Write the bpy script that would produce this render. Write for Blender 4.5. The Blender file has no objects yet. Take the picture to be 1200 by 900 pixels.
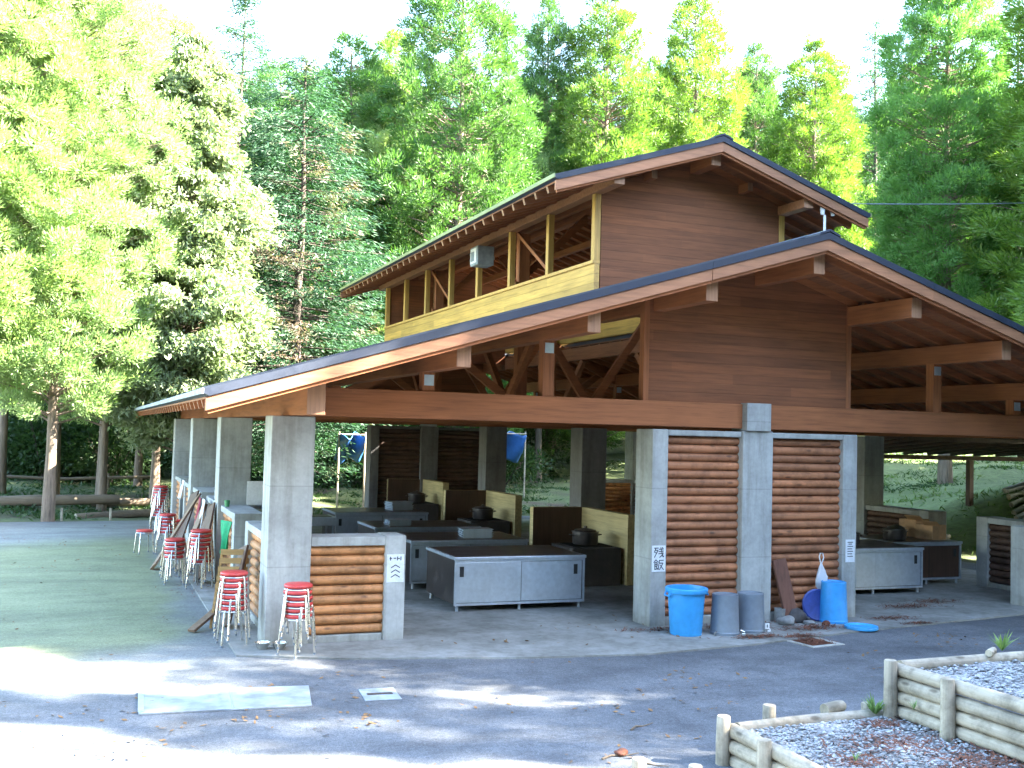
import bpy, bmesh, math, random
import numpy as np
from mathutils import Vector, Matrix
R_ = math.radians
rnd = random.Random(11)
SC = bpy.context.scene
C = SC.collection

# ------------------------------------------------------------------ materials
def new_mat(name):
    m = bpy.data.materials.new(name); m.use_nodes = True
    nt = m.node_tree; nt.nodes.clear()
    out = nt.nodes.new('ShaderNodeOutputMaterial')
    b = nt.nodes.new('ShaderNodeBsdfPrincipled')
    nt.links.new(b.outputs[0], out.inputs[0])
    return m, nt, b, out
def N(nt, t, **kw):
    n = nt.nodes.new(t)
    for k, v in kw.items(): setattr(n, k, v)
    return n
def coords(nt, scale=(1,1,1), kind='Object'):
    tc = N(nt, 'ShaderNodeTexCoord'); mp = N(nt, 'ShaderNodeMapping')
    mp.inputs['Scale'].default_value = scale
    nt.links.new(tc.outputs[kind], mp.inputs[0]); return mp.outputs[0]
def noise(nt, vec, scale, detail=4, rough=.55):
    n = N(nt, 'ShaderNodeTexNoise'); n.inputs['Scale'].default_value = scale
    n.inputs['Detail'].default_value = detail; n.inputs['Roughness'].default_value = rough
    nt.links.new(vec, n.inputs['Vector']); return n.outputs['Fac']
def ramp(nt, fac, stops):
    r = N(nt, 'ShaderNodeValToRGB')
    while len(r.color_ramp.elements) < len(stops): r.color_ramp.elements.new(.5)
    for e, (p, c) in zip(r.color_ramp.elements, stops):
        e.position = p; e.color = (*c, 1) if len(c) == 3 else c
    nt.links.new(fac, r.inputs[0]); return r.outputs[0]
def mix(nt, fac, a, b, mode='MIX'):
    m = N(nt, 'ShaderNodeMix'); m.data_type = 'RGBA'; m.blend_type = mode
    for s, v in ((m.inputs[0], fac), (m.inputs[6], a), (m.inputs[7], b)):
        if isinstance(v, (int, float)): s.default_value = v
        elif isinstance(v, tuple): s.default_value = (*v, 1)
        else: nt.links.new(v, s)
    return m.outputs[2]
def bump(nt, b, h, strength=.3, dist=.02):
    n = N(nt, 'ShaderNodeBump'); n.inputs['Strength'].default_value = strength
    n.inputs['Distance'].default_value = dist
    nt.links.new(h, n.inputs['Height']); nt.links.new(n.outputs[0], b.inputs['Normal'])
def math_(nt, op, a, b=None):
    m = N(nt, 'ShaderNodeMath', operation=op)
    for s, v in zip(m.inputs, (a, b)):
        if v is None: continue
        if isinstance(v, (int, float)): s.default_value = v
        else: nt.links.new(v, s)
    return m.outputs[0]
def sc_(c, k): return tuple(x*k for x in c)

def wood(name, col, axis, rough=.6, board=None, wear=.5, seam=.8):
    """stained timber, grain along axis; board=(axis letter, width) adds board seams"""
    m, nt, b, out = new_mat(name)
    s = [16, 16, 16]; s['xyz'.index(axis)] = .9
    v = coords(nt, tuple(s)); g = noise(nt, v, 1.6, 6, .65)
    v2 = coords(nt); g2 = noise(nt, v2, .9, 3)
    c = ramp(nt, g, [(.25, sc_(col, .62)), (.5, col), (.78, sc_(col, 1.3))])
    c = mix(nt, wear, c, ramp(nt, g2, [(.3, (.72,.7,.68)), (.7, (1.2,1.18,1.12))]), 'MULTIPLY')
    oi = N(nt, 'ShaderNodeObjectInfo')
    c = mix(nt, .6, c, ramp(nt, oi.outputs['Random'], [(0, (.8,.8,.8)), (1, (1.2,1.15,1.1))]), 'MULTIPLY')
    h = g
    if name.startswith(('log', 'post')):
        kv = N(nt, 'ShaderNodeTexVoronoi'); kv.inputs['Scale'].default_value = 1
        ks = [8.7, 8.7, 8.7]; ks['xyz'.index(axis)] = 3.2
        nt.links.new(coords(nt, tuple(ks)), kv.inputs['Vector'])
        c = mix(nt, .8, c, ramp(nt, kv.outputs['Distance'], [(.10, (.28,.25,.22)), (.2, (1,1,1))]), 'MULTIPLY')
        c = mix(nt, .7, c, ramp(nt, noise(nt, coords(nt), 4.5, 5, .7), [(.36, (.45,.45,.40)), (.55, (1.08,1.08,1.05))]), 'MULTIPLY')
    if board:
        sx = N(nt, 'ShaderNodeSeparateXYZ'); nt.links.new(v2, sx.inputs[0])
        q = math_(nt, 'DIVIDE', sx.outputs['xyz'.index(board[0])], board[1])
        fl = math_(nt, 'FLOOR', q); fr = math_(nt, 'FRACT', q)
        along = math_(nt, 'FLOOR', math_(nt, 'ADD', math_(nt, 'DIVIDE', sx.outputs['xyz'.index(axis)], 2.6), math_(nt, 'MULTIPLY', fl, .37)))
        wn = N(nt, 'ShaderNodeTexWhiteNoise', noise_dimensions='2D')
        cb = N(nt, 'ShaderNodeCombineXYZ'); nt.links.new(fl, cb.inputs[0]); nt.links.new(along, cb.inputs[1])
        nt.links.new(cb.outputs[0], wn.inputs['Vector'])
        c = mix(nt, seam, c, ramp(nt, wn.outputs['Value'], [(0, (.72,.7,.7)), (.5, (1,1,1)), (1, (1.25,1.2,1.15))]), 'MULTIPLY')
        e = math_(nt, 'ABSOLUTE', math_(nt, 'SUBTRACT', fr, .5))
        h = ramp(nt, e, [(0, (1,1,1)), (.44, (1,1,1)), (.49, (0,0,0))])
        c = mix(nt, .6*seam, c, ramp(nt, e, [(0, (1,1,1)), (.45, (1,1,1)), (.495, (.25,.25,.25))]), 'MULTIPLY')
    nt.links.new(c, b.inputs['Base Color']); b.inputs['Roughness'].default_value = rough
    bump(nt, b, h, .35, .008); return m

M = {}
RED = (.29, .105, .040)
for ax in 'xyz': M['timber_'+ax] = wood('timber_'+ax, RED, ax, rough=.78)
M['cladding'] = wood('cladding', (.225, .082, .033), 'x', rough=.8, board=('z', .135), seam=.55)
M['soffit'] = wood('soffit', (.24, .10, .045), 'y', board=('x', .12), rough=.7)
M['grain_end'] = wood('grain_end', (.30, .155, .085), 'z', wear=.3)
M['barge'] = wood('barge', (.30, .135, .068), 'x', wear=.7)
M['honey_y'] = wood('honey_y', (.50, .30, .075), 'y', board=('z', .14), rough=.5)
M['honey_z'] = wood('honey_z', (.52, .31, .085), 'z')
M['log_siding'] = wood('log_siding', (.52, .235, .09), 'x', board=('z', .1145), wear=.6)
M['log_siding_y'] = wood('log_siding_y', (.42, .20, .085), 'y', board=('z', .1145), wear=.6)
M['log_dark'] = wood('log_dark', (.37, .155, .075), 'x', board=('z', .1145), wear=.6)
M['pale_ply'] = wood('pale_ply', (.50, .40, .20), 'y', wear=.7)
M['old_plank'] = wood('old_plank', (.20, .13, .085), 'z', wear=.9)
M['old_plank_x'] = wood('old_plank_x', (.24, .15, .09), 'x', wear=.9)
M['log_shaded'] = wood('log_shaded', (.105, .06, .045), 'x', board=('z', .1145), wear=.6)  # log siding copy with the dim interior's shade put into its colour
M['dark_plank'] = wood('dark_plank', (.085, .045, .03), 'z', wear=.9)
M['crate_wood'] = wood('crate_wood', (.42, .27, .11), 'x', wear=.8)
for ax in 'xyz': M['post_wood_'+ax] = wood('post_wood_'+ax, (.37, .335, .275), ax, rough=.85, wear=1.0)
M['post_end'] = wood('post_end', (.38, .34, .27), 'z', rough=.85, wear=1)
M['board_brown'] = wood('board_brown', (.15, .065, .045), 'z', wear=.8)
M['fallen_wood'] = wood('fallen_wood', (.17, .135, .10), 'x', rough=.9, wear=1)

def concrete(name, col=(.40,.41,.395)):
    m, nt, b, out = new_mat(name)
    v = coords(nt)
    n1 = noise(nt, v, 1.3, 6, .6); n2 = noise(nt, v, 14, 5, .7); n3 = noise(nt, coords(nt, (5,5,.5)), 1.2, 5, .65)
    c = ramp(nt, n1, [(.28, sc_(col, .66)), (.55, col), (.8, sc_(col, 1.22))])
    c = mix(nt, .5, c, ramp(nt, n2, [(.3, (.75,.75,.74)), (.7, (1.18,1.18,1.18))]), 'MULTIPLY')
    c = mix(nt, .55, c, ramp(nt, n3, [(.35, (.62,.60,.55)), (.55, (1.05,1.05,1.05))]), 'MULTIPLY')
    vo = N(nt, 'ShaderNodeTexVoronoi'); vo.inputs['Scale'].default_value = 26
    nt.links.new(v, vo.inputs['Vector'])
    pits = ramp(nt, vo.outputs['Distance'], [(0.03, (.45,.45,.45)), (.10, (1,1,1))])
    c = mix(nt, .6, c, pits, 'MULTIPLY')
    sx = N(nt, 'ShaderNodeSeparateXYZ'); nt.links.new(v, sx.inputs[0])
    fr = math_(nt, 'FRACT', math_(nt, 'DIVIDE', math_(nt, 'ADD', sx.outputs[2], .02), .92))
    seam = ramp(nt, fr, [(0, (.6,.6,.6)), (.012, (1,1,1)), (.99, (1,1,1)), (1, (.6,.6,.6))])
    c = mix(nt, .6, c, seam, 'MULTIPLY')
    gr = ramp(nt, math_(nt, 'ADD', sx.outputs[2], math_(nt, 'MULTIPLY', n1, .35)), [(.1, (.62,.6,.5)), (.38, (1,1,1))])
    c = mix(nt, .7, c, gr, 'MULTIPLY')
    nt.links.new(c, b.inputs['Base Color']); b.inputs['Roughness'].default_value = .9
    bump(nt, b, mix(nt, .5, n2, pits), .35, .01); return m
M['concrete'] = concrete('concrete')
M['concrete_shaded'] = concrete('concrete_shaded', (.17,.165,.165))  # same concrete, darkened in colour to stand for interior shade
M['concrete_pale'] = concrete('concrete_pale', (.46,.46,.44))

def plain(name, col, rough=.5, metal=0, var=.25, scale=6, bumpk=.1, spec=None):
    m, nt, b, out = new_mat(name)
    v = coords(nt); n = noise(nt, v, scale, 5, .65); n2 = noise(nt, v, scale*5, 3)
    c = ramp(nt, n, [(.3, sc_(col, 1-var)), (.7, sc_(col, 1+var*.7))])
    c = mix(nt, .4, c, ramp(nt, n2, [(.35, (.8,.8,.8)), (.65, (1.1,1.1,1.1))]), 'MULTIPLY')
    nt.links.new(c, b.inputs['Base Color'])
    r = ramp(nt, n, [(.3, (rough*.8,)*3), (.7, (min(1,rough*1.25),)*3)])
    nt.links.new(r, b.inputs['Roughness']); b.inputs['Metallic'].default_value = metal
    bump(nt, b, n2, bumpk, .004); return m
M['roof_metal'] = plain('roof_metal', (.028,.038,.058), .38, 0, .2, 2)
M['roof_edge'] = plain('roof_edge', (.012,.020,.040), .6, 0, .2, 3)
M['eave_drip'] = plain('eave_drip', (.24,.27,.12), .55, 0, .3, 3)
M['steel'] = plain('steel', (.50,.56,.63), .36, .5, .12, 3, .04)
M['steel_dark'] = plain('steel_dark', (.10,.085,.08), .35, .5, .4, 4)
M['chrome'] = plain('chrome', (.62,.60,.56), .28, .9, .15, 8)
M['red_seat'] = plain('red_seat', (.56,.055,.05), .45, 0, .2, 14)
M['blue_plastic'] = plain('blue_plastic', (.045,.34,.74), .38, 0, .10, 3, .04)
M['blue_lid'] = plain('blue_lid', (.05,.36,.74), .45, 0, .2, 7)
M['navy_plastic'] = plain('navy_plastic', (.03,.06,.26), .45, 0, .3, 7)
M['grey_plastic'] = plain('grey_plastic', (.19,.225,.265), .5, 0, .10, 3, .05)
M['white_paint'] = plain('white_paint', (.74,.75,.76), .5, 0, .08, 6)
M['paper'] = plain('paper', (.72,.75,.78), .7, 0, .12, 6)
M['ink'] = plain('ink', (.05,.055,.07), .7, 0, .1)
M['black'] = plain('black', (.02,.02,.022), .5, 0, .2)
M['hearth'] = plain('hearth', (.075,.062,.055), .8, 0, .4, 5, .3)
M['soot'] = plain('soot', (.02,.018,.017), .8, 0, .4, 5, .3)
M['green_cloth'] = plain('green_cloth', (.02,.30,.13), .8, 0, .3, 8)
M['white_cloth'] = plain('white_cloth', (.78,.78,.78), .85, 0, .1, 8)
M['maroon_cloth'] = plain('maroon_cloth', (.25,.03,.05), .85, 0, .3, 8)
M['tin_yellow'] = plain('tin_yellow', (.38,.33,.08), .4, .3, .3, 12)
M['blue_tarp'] = plain('blue_tarp', (.035,.14,.40), .45, 0, .25, 2, .4)
M['rock'] = plain('rock', (.24,.245,.24), .9, 0, .35, 8, .6)
M['rock_dark'] = plain('rock_dark', (.075,.07,.07), .9, 0, .45, 8, .6)
M['rust'] = plain('rust', (.16,.06,.035), .85, .2, .5, 22, .4)
M['plate'] = plain('plate', (.30,.34,.37), .55, .1, .42, 3.5, .15)
M['litter'] = plain('litter', (.17,.065,.035), .9, 0, .55, 3)
M['brown_leaf'] = plain('brown_leaf', (.20,.115,.05), .9, 0, .55, 3)
M['gravel_stone'] = plain('gravel_stone', (.36,.37,.38), .9, 0, .6, 9)
M['cardboard'] = plain('cardboard', (.46,.27,.14), .8, 0, .2, 4)
M['glass_green'] = plain('glass_green', (.06,.28,.12), .3, 0, .2)
m, nt, b, out = new_mat('plastic_bag'); b.inputs['Base Color'].default_value = (.82,.84,.88,1); b.inputs['Roughness'].default_value = .3
b.inputs['Transmission Weight'].default_value = .35; M['plastic_bag'] = m
m, nt, b, out = new_mat('lean_roof'); b.inputs['Base Color'].default_value = (.40,.40,.44,1); b.inputs['Roughness'].default_value = .4
bump(nt, b, noise(nt, coords(nt), 5), .2); M['lean_roof'] = m

def bark(name, col):
    m, nt, b, out = new_mat(name)
    n = noise(nt, coords(nt, (14,14,1.4)), 1.2, 6, .7); n2 = noise(nt, coords(nt), .8, 3)
    c = ramp(nt, n, [(.3, sc_(col, .4)), (.55, col), (.75, sc_(col, 1.5))])
    c = mix(nt, .5, c, ramp(nt, n2, [(.4, (.8,.85,.75)), (.62, (1.15,1.1,1.1))]), 'MULTIPLY')
    nt.links.new(c, b.inputs['Base Color']); b.inputs['Roughness'].default_value = .95
    bump(nt, b, n, .8, .04); return m
M['bark'] = bark('bark', (.20,.15,.115)); M['bark_dark'] = bark('bark_dark', (.09,.07,.058))

def leaf(name, col, col2, trans=.45, dead=None):
    m, nt, b, out = new_mat(name)
    v = coords(nt); n = noise(nt, v, 1.1, 4); n2 = noise(nt, v, 9, 3)
    c = ramp(nt, n, [(.32, col), (.68, col2)])
    c = mix(nt, .6, c, ramp(nt, n2, [(.3, (.62,.66,.6)), (.7, (1.28,1.24,1.1))]), 'MULTIPLY')
    oi = N(nt, 'ShaderNodeObjectInfo')
    c = mix(nt, .5, c, ramp(nt, oi.outputs['Random'], [(0, (.8,.86,.9)), (1, (1.2,1.12,.9))]), 'MULTIPLY')
    if dead: c = mix(nt, ramp(nt, noise(nt, v, .55, 3), [(.56, (0,0,0)), (.66, (.85,.85,.85))]), c, dead)
    nt.nodes.remove(b)
    d = N(nt, 'ShaderNodeBsdfDiffuse'); t = N(nt, 'ShaderNodeBsdfTranslucent'); g = N(nt, 'ShaderNodeBsdfGlossy')
    g.inputs['Roughness'].default_value = .5
    tc = mix(nt, 1, c, (1.15,1.35,.68), 'MULTIPLY')
    nt.links.new(c, d.inputs[0]); nt.links.new(tc, t.inputs[0])
    ms = N(nt, 'ShaderNodeMixShader'); ms.inputs[0].default_value = trans
    nt.links.new(d.outputs[0], ms.inputs[1]); nt.links.new(t.outputs[0], ms.inputs[2])
    ms2 = N(nt, 'ShaderNodeMixShader'); ms2.inputs[0].default_value = .03
    nt.links.new(ms.outputs[0], ms2.inputs[1]); nt.links.new(g.outputs[0], ms2.inputs[2])
    nt.links.new(ms2.outputs[0], out.inputs[0]); return m
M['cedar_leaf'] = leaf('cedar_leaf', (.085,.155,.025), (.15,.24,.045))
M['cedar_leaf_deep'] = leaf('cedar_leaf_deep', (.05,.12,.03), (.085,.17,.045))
M['cedar_leaf_sunlit'] = leaf('cedar_leaf_sunlit', (.20,.29,.12), (.30,.38,.19))  # leaf colour lightened: washed-out sunlight painted in
M['cedar_leaf_fresh'] = leaf('cedar_leaf_fresh', (.075,.18,.045), (.13,.26,.075))
M['cypress_leaf'] = leaf('cypress_leaf', (.028,.075,.045), (.05,.115,.06), .3)
M['cypress_leaf_brown'] = leaf('cypress_leaf_brown', (.028,.075,.045), (.05,.115,.06), .3, (.16,.10,.075))
M['pale_leaf'] = leaf('pale_leaf', (.17,.22,.12), (.30,.34,.23), .3)
M['fern_leaf'] = leaf('fern_leaf', (.025,.062,.022), (.055,.10,.035), .35)
M['weed_leaf'] = leaf('weed_leaf', (.20,.32,.12), (.30,.38,.18), .4)
M['grass_leaf'] = leaf('grass_leaf', (.075,.15,.045), (.15,.19,.08), .35)

# ------------------------------------------------------------------ mesh builder
class MB:
    def __init__(s): s.v = []; s.f = []; s.m = []; s.sm = []
    def add(s, vs, fs, m=0, smooth=False):
        o = len(s.v); s.v += [tuple(map(float, p)) for p in vs]
        for f in fs: s.f.append([o+i for i in f]); s.m.append(m); s.sm.append(smooth)
    def box(s, x0, x1, y0, y1, z0, z1, m=0, ends=None, em=1):
        vs = [(x0,y0,z0),(x1,y0,z0),(x1,y1,z0),(x0,y1,z0),(x0,y0,z1),(x1,y0,z1),(x1,y1,z1),(x0,y1,z1)]
        F = {'-z':(3,2,1,0),'z':(4,5,6,7),'-y':(0,1,5,4),'x':(1,2,6,5),'y':(2,3,7,6),'-x':(3,0,4,7)}
        for k, f in F.items(): s.add2(vs, f, em if ends and k[-1] == ends else m)
        o = len(s.v); s.v += vs
        for i in range(6): s.f[-6+i] = [o+j for j in s.f[-6+i]]
        return s
    def add2(s, vs, f, m): s.f.append(list(f)); s.m.append(m); s.sm.append(False)
    def bar(s, p0, p1, w, h, up=(0,0,1), m=0, em=None):
        """square bar from p0 to p1 (centre line); w across, h along up"""
        p0, p1 = Vector(p0), Vector(p1); d = (p1-p0).normalized(); up = Vector(up)
        sd = d.cross(up).normalized(); u = sd.cross(d).normalized()
        vs = []
        for p in (p0, p1):
            for a, c in ((-1,-1),(1,-1),(1,1),(-1,1)): vs.append(p + sd*a*w/2 + u*c*h/2)
        s.add(vs, [(0,1,5,4),(1,2,6,5),(2,3,7,6),(3,0,4,7)], m)
        s.add(vs[:4], [(3,2,1,0)], m if em is None else em); s.add(vs[4:], [(0,1,2,3)], m if em is None else em)
        return s
    def tube(s, pts, rs, n=10, m=0, cap=True, em=None, squash=1):
        pts = [Vector(p) for p in pts]
        if isinstance(rs, (int, float)): rs = [rs]*len(pts)
        rings = []; ref = None
        for i, p in enumerate(pts):
            d = (pts[min(i+1, len(pts)-1)] - pts[max(i-1, 0)]).normalized()
            if ref is None: ref = Vector((0,0,1)) if abs(d.z) < .9 else Vector((1,0,0))
            a = d.cross(ref).normalized(); b = a.cross(d).normalized(); ref = b
            rings.append([p + (a*math.cos(t)*squash + b*math.sin(t))*rs[i] for t in [2*math.pi*k/n for k in range(n)]])
        vs = [q for r in rings for q in r]; fs = []
        for i in range(len(pts)-1):
            for k in range(n):
                k2 = (k+1) % n; fs.append((i*n+k, i*n+k2, (i+1)*n+k2, (i+1)*n+k))
        s.add(vs, fs, m, True)
        if cap:
            s.add(rings[0], [tuple(range(n))[::-1]], m if em is None else em); s.add(rings[-1], [tuple(range(n))], m if em is None else em)
        return s
    def lathe(s, prof, n=24, c=(0,0,0), m=0, sq=(1,1)):
        vs = []; fs = []
        for r, z in prof:
            for k in range(n):
                t = 2*math.pi*k/n; vs.append((c[0]+r*math.cos(t)*sq[0], c[1]+r*math.sin(t)*sq[1], c[2]+z))
        for i in range(len(prof)-1):
            for k in range(n):
                k2 = (k+1) % n; fs.append((i*n+k, i*n+k2, (i+1)*n+k2, (i+1)*n+k))
        s.add(vs, fs, m, True); return s
    def prism(s, poly, axis, a, b, m=0, em=None):
        """2-D polygon extruded along axis from a to b; poly in the two other axes (in xyz order)"""
        i = 'xyz'.index(axis); n = len(poly)
        def P(p, t): q = list(p); q.insert(i, t); return q
        vs = [P(p, a) for p in poly] + [P(p, b) for p in poly]
        s.add(vs, [(k, (k+1) % n, n+(k+1) % n, n+k) for k in range(n)], m)
        e = m if em is None else em
        s.add(vs[:n], [tuple(range(n))[::-1]], e); s.add(vs[n:], [tuple(range(n))], e); return s
    def mesh(s, name, mats):
        me = bpy.data.meshes.new(name); me.from_pydata(s.v, [], s.f)
        for mt in mats: me.materials.append(mt)
        me.polygons.foreach_set('material_index', s.m); me.polygons.foreach_set('use_smooth', s.sm)
        bm = bmesh.new(); bm.from_mesh(me); bmesh.ops.recalc_face_normals(bm, faces=bm.faces); bm.to_mesh(me); bm.free()
        if any(s.sm): me.set_sharp_from_angle(angle=R_(40))
        return me
    def obj(s, name, mats, parent=None, bevel=0, loc=None):
        if not isinstance(mats, (list, tuple)): mats = [mats]
        o = bpy.data.objects.new(name, s.mesh(name, mats)); C.objects.link(o)
        if parent: o.parent = parent
        if loc: o.location = loc
        if bevel:
            w = o.modifiers.new('edge', 'BEVEL'); w.width = bevel; w.segments = 2; w.limit_method = 'ANGLE'; w.angle_limit = R_(40)
            bm = bmesh.new(); bm.from_mesh(o.data); bmesh.ops.remove_doubles(bm, verts=bm.verts, dist=1e-5); bm.to_mesh(o.data); bm.free()
        return o
def tag(o, label=None, cat=None, group=None, kind=None):
    for k, v in (('label', label), ('category', cat), ('group', group), ('kind', kind)):
        if v: o[k] = v
    return o
def thing(name, label, cat, loc=(0,0,0), rz=0, group=None):
    o = bpy.data.objects.new(name, None); C.objects.link(o); o.empty_display_size = .1
    o.location = loc; o.rotation_euler = (0,0,rz); return tag(o, label, cat, group)
def copy_tree(o, parent=None):
    c = o.copy(); C.objects.link(c)
    if parent: c.parent = parent
    for ch in list(o.children): copy_tree(ch, c)
    return c
def np_mesh(name, V, F, mats, midx=None):
    me = bpy.data.meshes.new(name); nv, nf = len(V), len(F); k = F.shape[1]
    me.vertices.add(nv); me.vertices.foreach_set('co', V.astype(np.float32).ravel())
    me.loops.add(nf*k); me.loops.foreach_set('vertex_index', F.astype(np.int32).ravel())
    me.polygons.add(nf); me.polygons.foreach_set('loop_start', np.arange(0, nf*k, k, dtype=np.int32))
    for mt in mats: me.materials.append(mt)
    if midx is not None: me.polygons.foreach_set('material_index', midx.astype(np.int32))
    me.update(calc_edges=True); return me

# ------------------------------------------------------------------ camera, light, sky
cd = bpy.data.cameras.new('camera'); cam = bpy.data.objects.new('camera', cd); C.objects.link(cam); SC.camera = cam
f_ = 1232.
ax = Vector((3100,140,f_)).normalized(); ay = Vector((-492,44,f_)); ay = (ay - ax*ax.dot(ay)).normalized(); az = ax.cross(ay)
if az.y > 0: az = -az
rot = Matrix(((ax.x, -ax.y, -ax.z), (ay.x, -ay.y, -ay.z), (az.x, -az.y, -az.z)))
cam.matrix_world = Matrix.Translation((0,0,2.5)) @ rot.to_4x4()
cd.sensor_width = 36; cd.lens = 36*f_/1200; cd.clip_end = 1500; cd.clip_start = .05

SUN_AZ, SUN_EL = R_(-27), R_(36)          # azimuth from +X
S = Vector((math.cos(SUN_AZ)*math.cos(SUN_EL), math.sin(SUN_AZ)*math.cos(SUN_EL), math.sin(SUN_EL)))
sl = bpy.data.lights.new('sun', 'SUN'); so = bpy.data.objects.new('sun', sl); C.objects.link(so)
sl.energy = 5.0; sl.angle = R_(.53); sl.color = (1,.93,.80); so.rotation_euler = S.to_track_quat('Z', 'Y').to_euler(); so.location = (20,-10,30)
w = bpy.data.worlds.new('World'); SC.world = w; w.use_nodes = True; nt = w.node_tree
sky = nt.nodes.new('ShaderNodeTexSky'); sky.sky_type = 'NISHITA'; sky.sun_disc = False
sky.sun_elevation = SUN_EL; sky.sun_rotation = math.atan2(S.x, S.y); sky.air_density = 1.2; sky.dust_density = 1.2; sky.altitude = 300
bg = nt.nodes['Background']; nt.links.new(sky.outputs[0], bg.inputs[0]); bg.inputs[1].default_value = .10
SC.view_settings.view_transform = 'Standard'; SC.view_settings.look = 'None'; SC.view_settings.exposure = 4.4; SC.view_settings.gamma = 1
SC.cycles.use_denoising = True
SC.cycles.max_bounces = 8; SC.cycles.diffuse_bounces = 4; SC.cycles.transparent_max_bounces = 8
SC.cycles.sample_clamp_indirect = 6

# ------------------------------------------------------------------ ground
def ss(a, b, x): t = min(1, max(0, (x-a)/(b-a))); return t*t*(3-2*t)
def ground_z(x, y):
    h = .10*max(0, x-18.5)*ss(18.5, 23, x)
    h = min(h, 2.4) + .05*max(0, x-45)
    h += .035*max(0, y-29.5) + .16*max(0, y-52)
    h += .08*max(0, -x-14)*ss(10, 25, y)
    h += .95*math.exp(-((x-24.6)**2/10+(y-22.2)**2/8))
    yard = ss(17, 22, x) + ss(28.2, 31, y) + ss(8, 13, -x)
    h += min(1, yard)*(.14*math.sin(x*.9+1.3*math.sin(y*.5))*math.cos(y*.7) + .05*math.sin(x*2.3+y*1.7))
    return h
nx, ny = 190, 190
xs = np.linspace(-75, 115, nx); ys = np.linspace(-70, 120, ny)
V = np.array([(x, y, ground_z(x, y) - .012) for y in ys for x in xs])
idx = np.arange(nx*ny).reshape(ny, nx)
F = np.stack([idx[:-1,:-1], idx[:-1,1:], idx[1:,1:], idx[1:,:-1]], -1).reshape(-1, 4)
# an outer skirt carries the ground to the horizon
m, nt, b, out = new_mat('forest_soil'); v = coords(nt)
n1 = noise(nt, v, .35, 5, .6); n2 = noise(nt, v, 5, 5, .7)
c = ramp(nt, n1, [(.35, (.060,.046,.034)), (.5, (.075,.105,.040)), (.68, (.13,.155,.065))])
sg = N(nt, 'ShaderNodeSeparateXYZ'); nt.links.new(v, sg.inputs[0]); mr = N(nt, 'ShaderNodeMapRange'); mr.inputs[1].default_value = 17; mr.inputs[2].default_value = 21; nt.links.new(sg.outputs[0], mr.inputs[0])
c = mix(nt, math_(nt, 'MULTIPLY', mr.outputs[0], .75), c, ramp(nt, n1, [(.35, (.10,.14,.05)), (.6, (.15,.20,.085))]))
c = mix(nt, .7, c, ramp(nt, n2, [(.3, (.5,.48,.42)), (.7, (1.5,1.4,1.2))]), 'MULTIPLY')
nt.links.new(c, b.inputs['Base Color']); b.inputs['Roughness'].default_value = 1; bump(nt, b, n2, .8, .08); M['forest_soil'] = m
g = bpy.data.objects.new('ground', np_mesh('ground', V, F, [m])); C.objects.link(g); tag(g, kind='structure')
g.data.polygons.foreach_set('use_smooth', [True]*len(F))
sk = MB(); B = 1200; a0, a1, b0, b1 = -74.5, 114.5, -69.5, 119.5
sk.add([(-B,-B,-3),(B,-B,-3),(B,B,-3),(-B,B,-3)], [(0,1,2,3)]); tag(sk.obj('terrain', M['forest_soil']), kind='structure')

m, nt, b, out = new_mat('asphalt'); v = coords(nt)
sx = N(nt, 'ShaderNodeSeparateXYZ'); nt.links.new(v, sx.inputs[0])
n1 = noise(nt, v, .5, 5, .6); n2 = noise(nt, v, 90, 2, .6); n3 = noise(nt, v, 3, 5, .65)
c = ramp(nt, n1, [(.3, (.080,.087,.096)), (.7, (.122,.130,.140))])
c = mix(nt, .8, c, ramp(nt, n2, [(.3, (.55,.55,.55)), (.7, (1.5,1.5,1.5))]), 'MULTIPLY')
c = mix(nt, .6, c, ramp(nt, n3, [(.3, (.62,.61,.60)), (.7, (1.3,1.3,1.3))]), 'MULTIPLY')
# worn, paler strip beside the building and the yard's edges; moss in the open yard
nw = math_(nt, 'MULTIPLY', math_(nt, 'SUBTRACT', noise(nt, v, .55, 4), .5), 5.0)
def band(val, lo0, lo1, hi1, hi0):
    a = N(nt, 'ShaderNodeMapRange', interpolation_type='SMOOTHSTEP'); a.inputs[1].default_value = lo0; a.inputs[2].default_value = lo1
    nt.links.new(val, a.inputs[0])
    d = N(nt, 'ShaderNodeMapRange', interpolation_type='SMOOTHSTEP'); d.inputs[1].default_value = hi0; d.inputs[2].default_value = hi1
    nt.links.new(val, d.inputs[0]); return math_(nt, 'MULTIPLY', a.outputs[0], d.outputs[0])
yy = math_(nt, 'ADD', sx.outputs[1], math_(nt, 'MULTIPLY', nw, .55)); xx = math_(nt, 'ADD', sx.outputs[0], math_(nt, 'MULTIPLY', nw, .22))
yb = math_(nt, 'ADD', yy, math_(nt, 'MULTIPLY', xx, -.55))
moss = math_(nt, 'MULTIPLY', band(yb, 11.6, 12.8, 22.5, 25.5), band(xx, -14, -11, .9, 1.5))
pale = math_(nt, 'MULTIPLY', band(yb, 9.5, 12.0, 27, 29.5), band(xx, -18, -14, 1.9, 3.2))
c = mix(nt, math_(nt, 'MULTIPLY', pale, .75), c, mix(nt, n3, (.12,.13,.125), (.22,.235,.23)))
c = mix(nt, math_(nt, 'MULTIPLY', moss, .85), c, mix(nt, n3, (.125,.15,.062), (.205,.22,.12)))
vo = N(nt, 'ShaderNodeTexVoronoi', feature='DISTANCE_TO_EDGE'); vo.inputs['Scale'].default_value = .33
dv = N(nt, 'ShaderNodeVectorMath', operation='ADD'); nz = N(nt, 'ShaderNodeTexNoise'); nz.inputs['Scale'].default_value = 1.5; nt.links.new(v, nz.inputs['Vector'])
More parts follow.
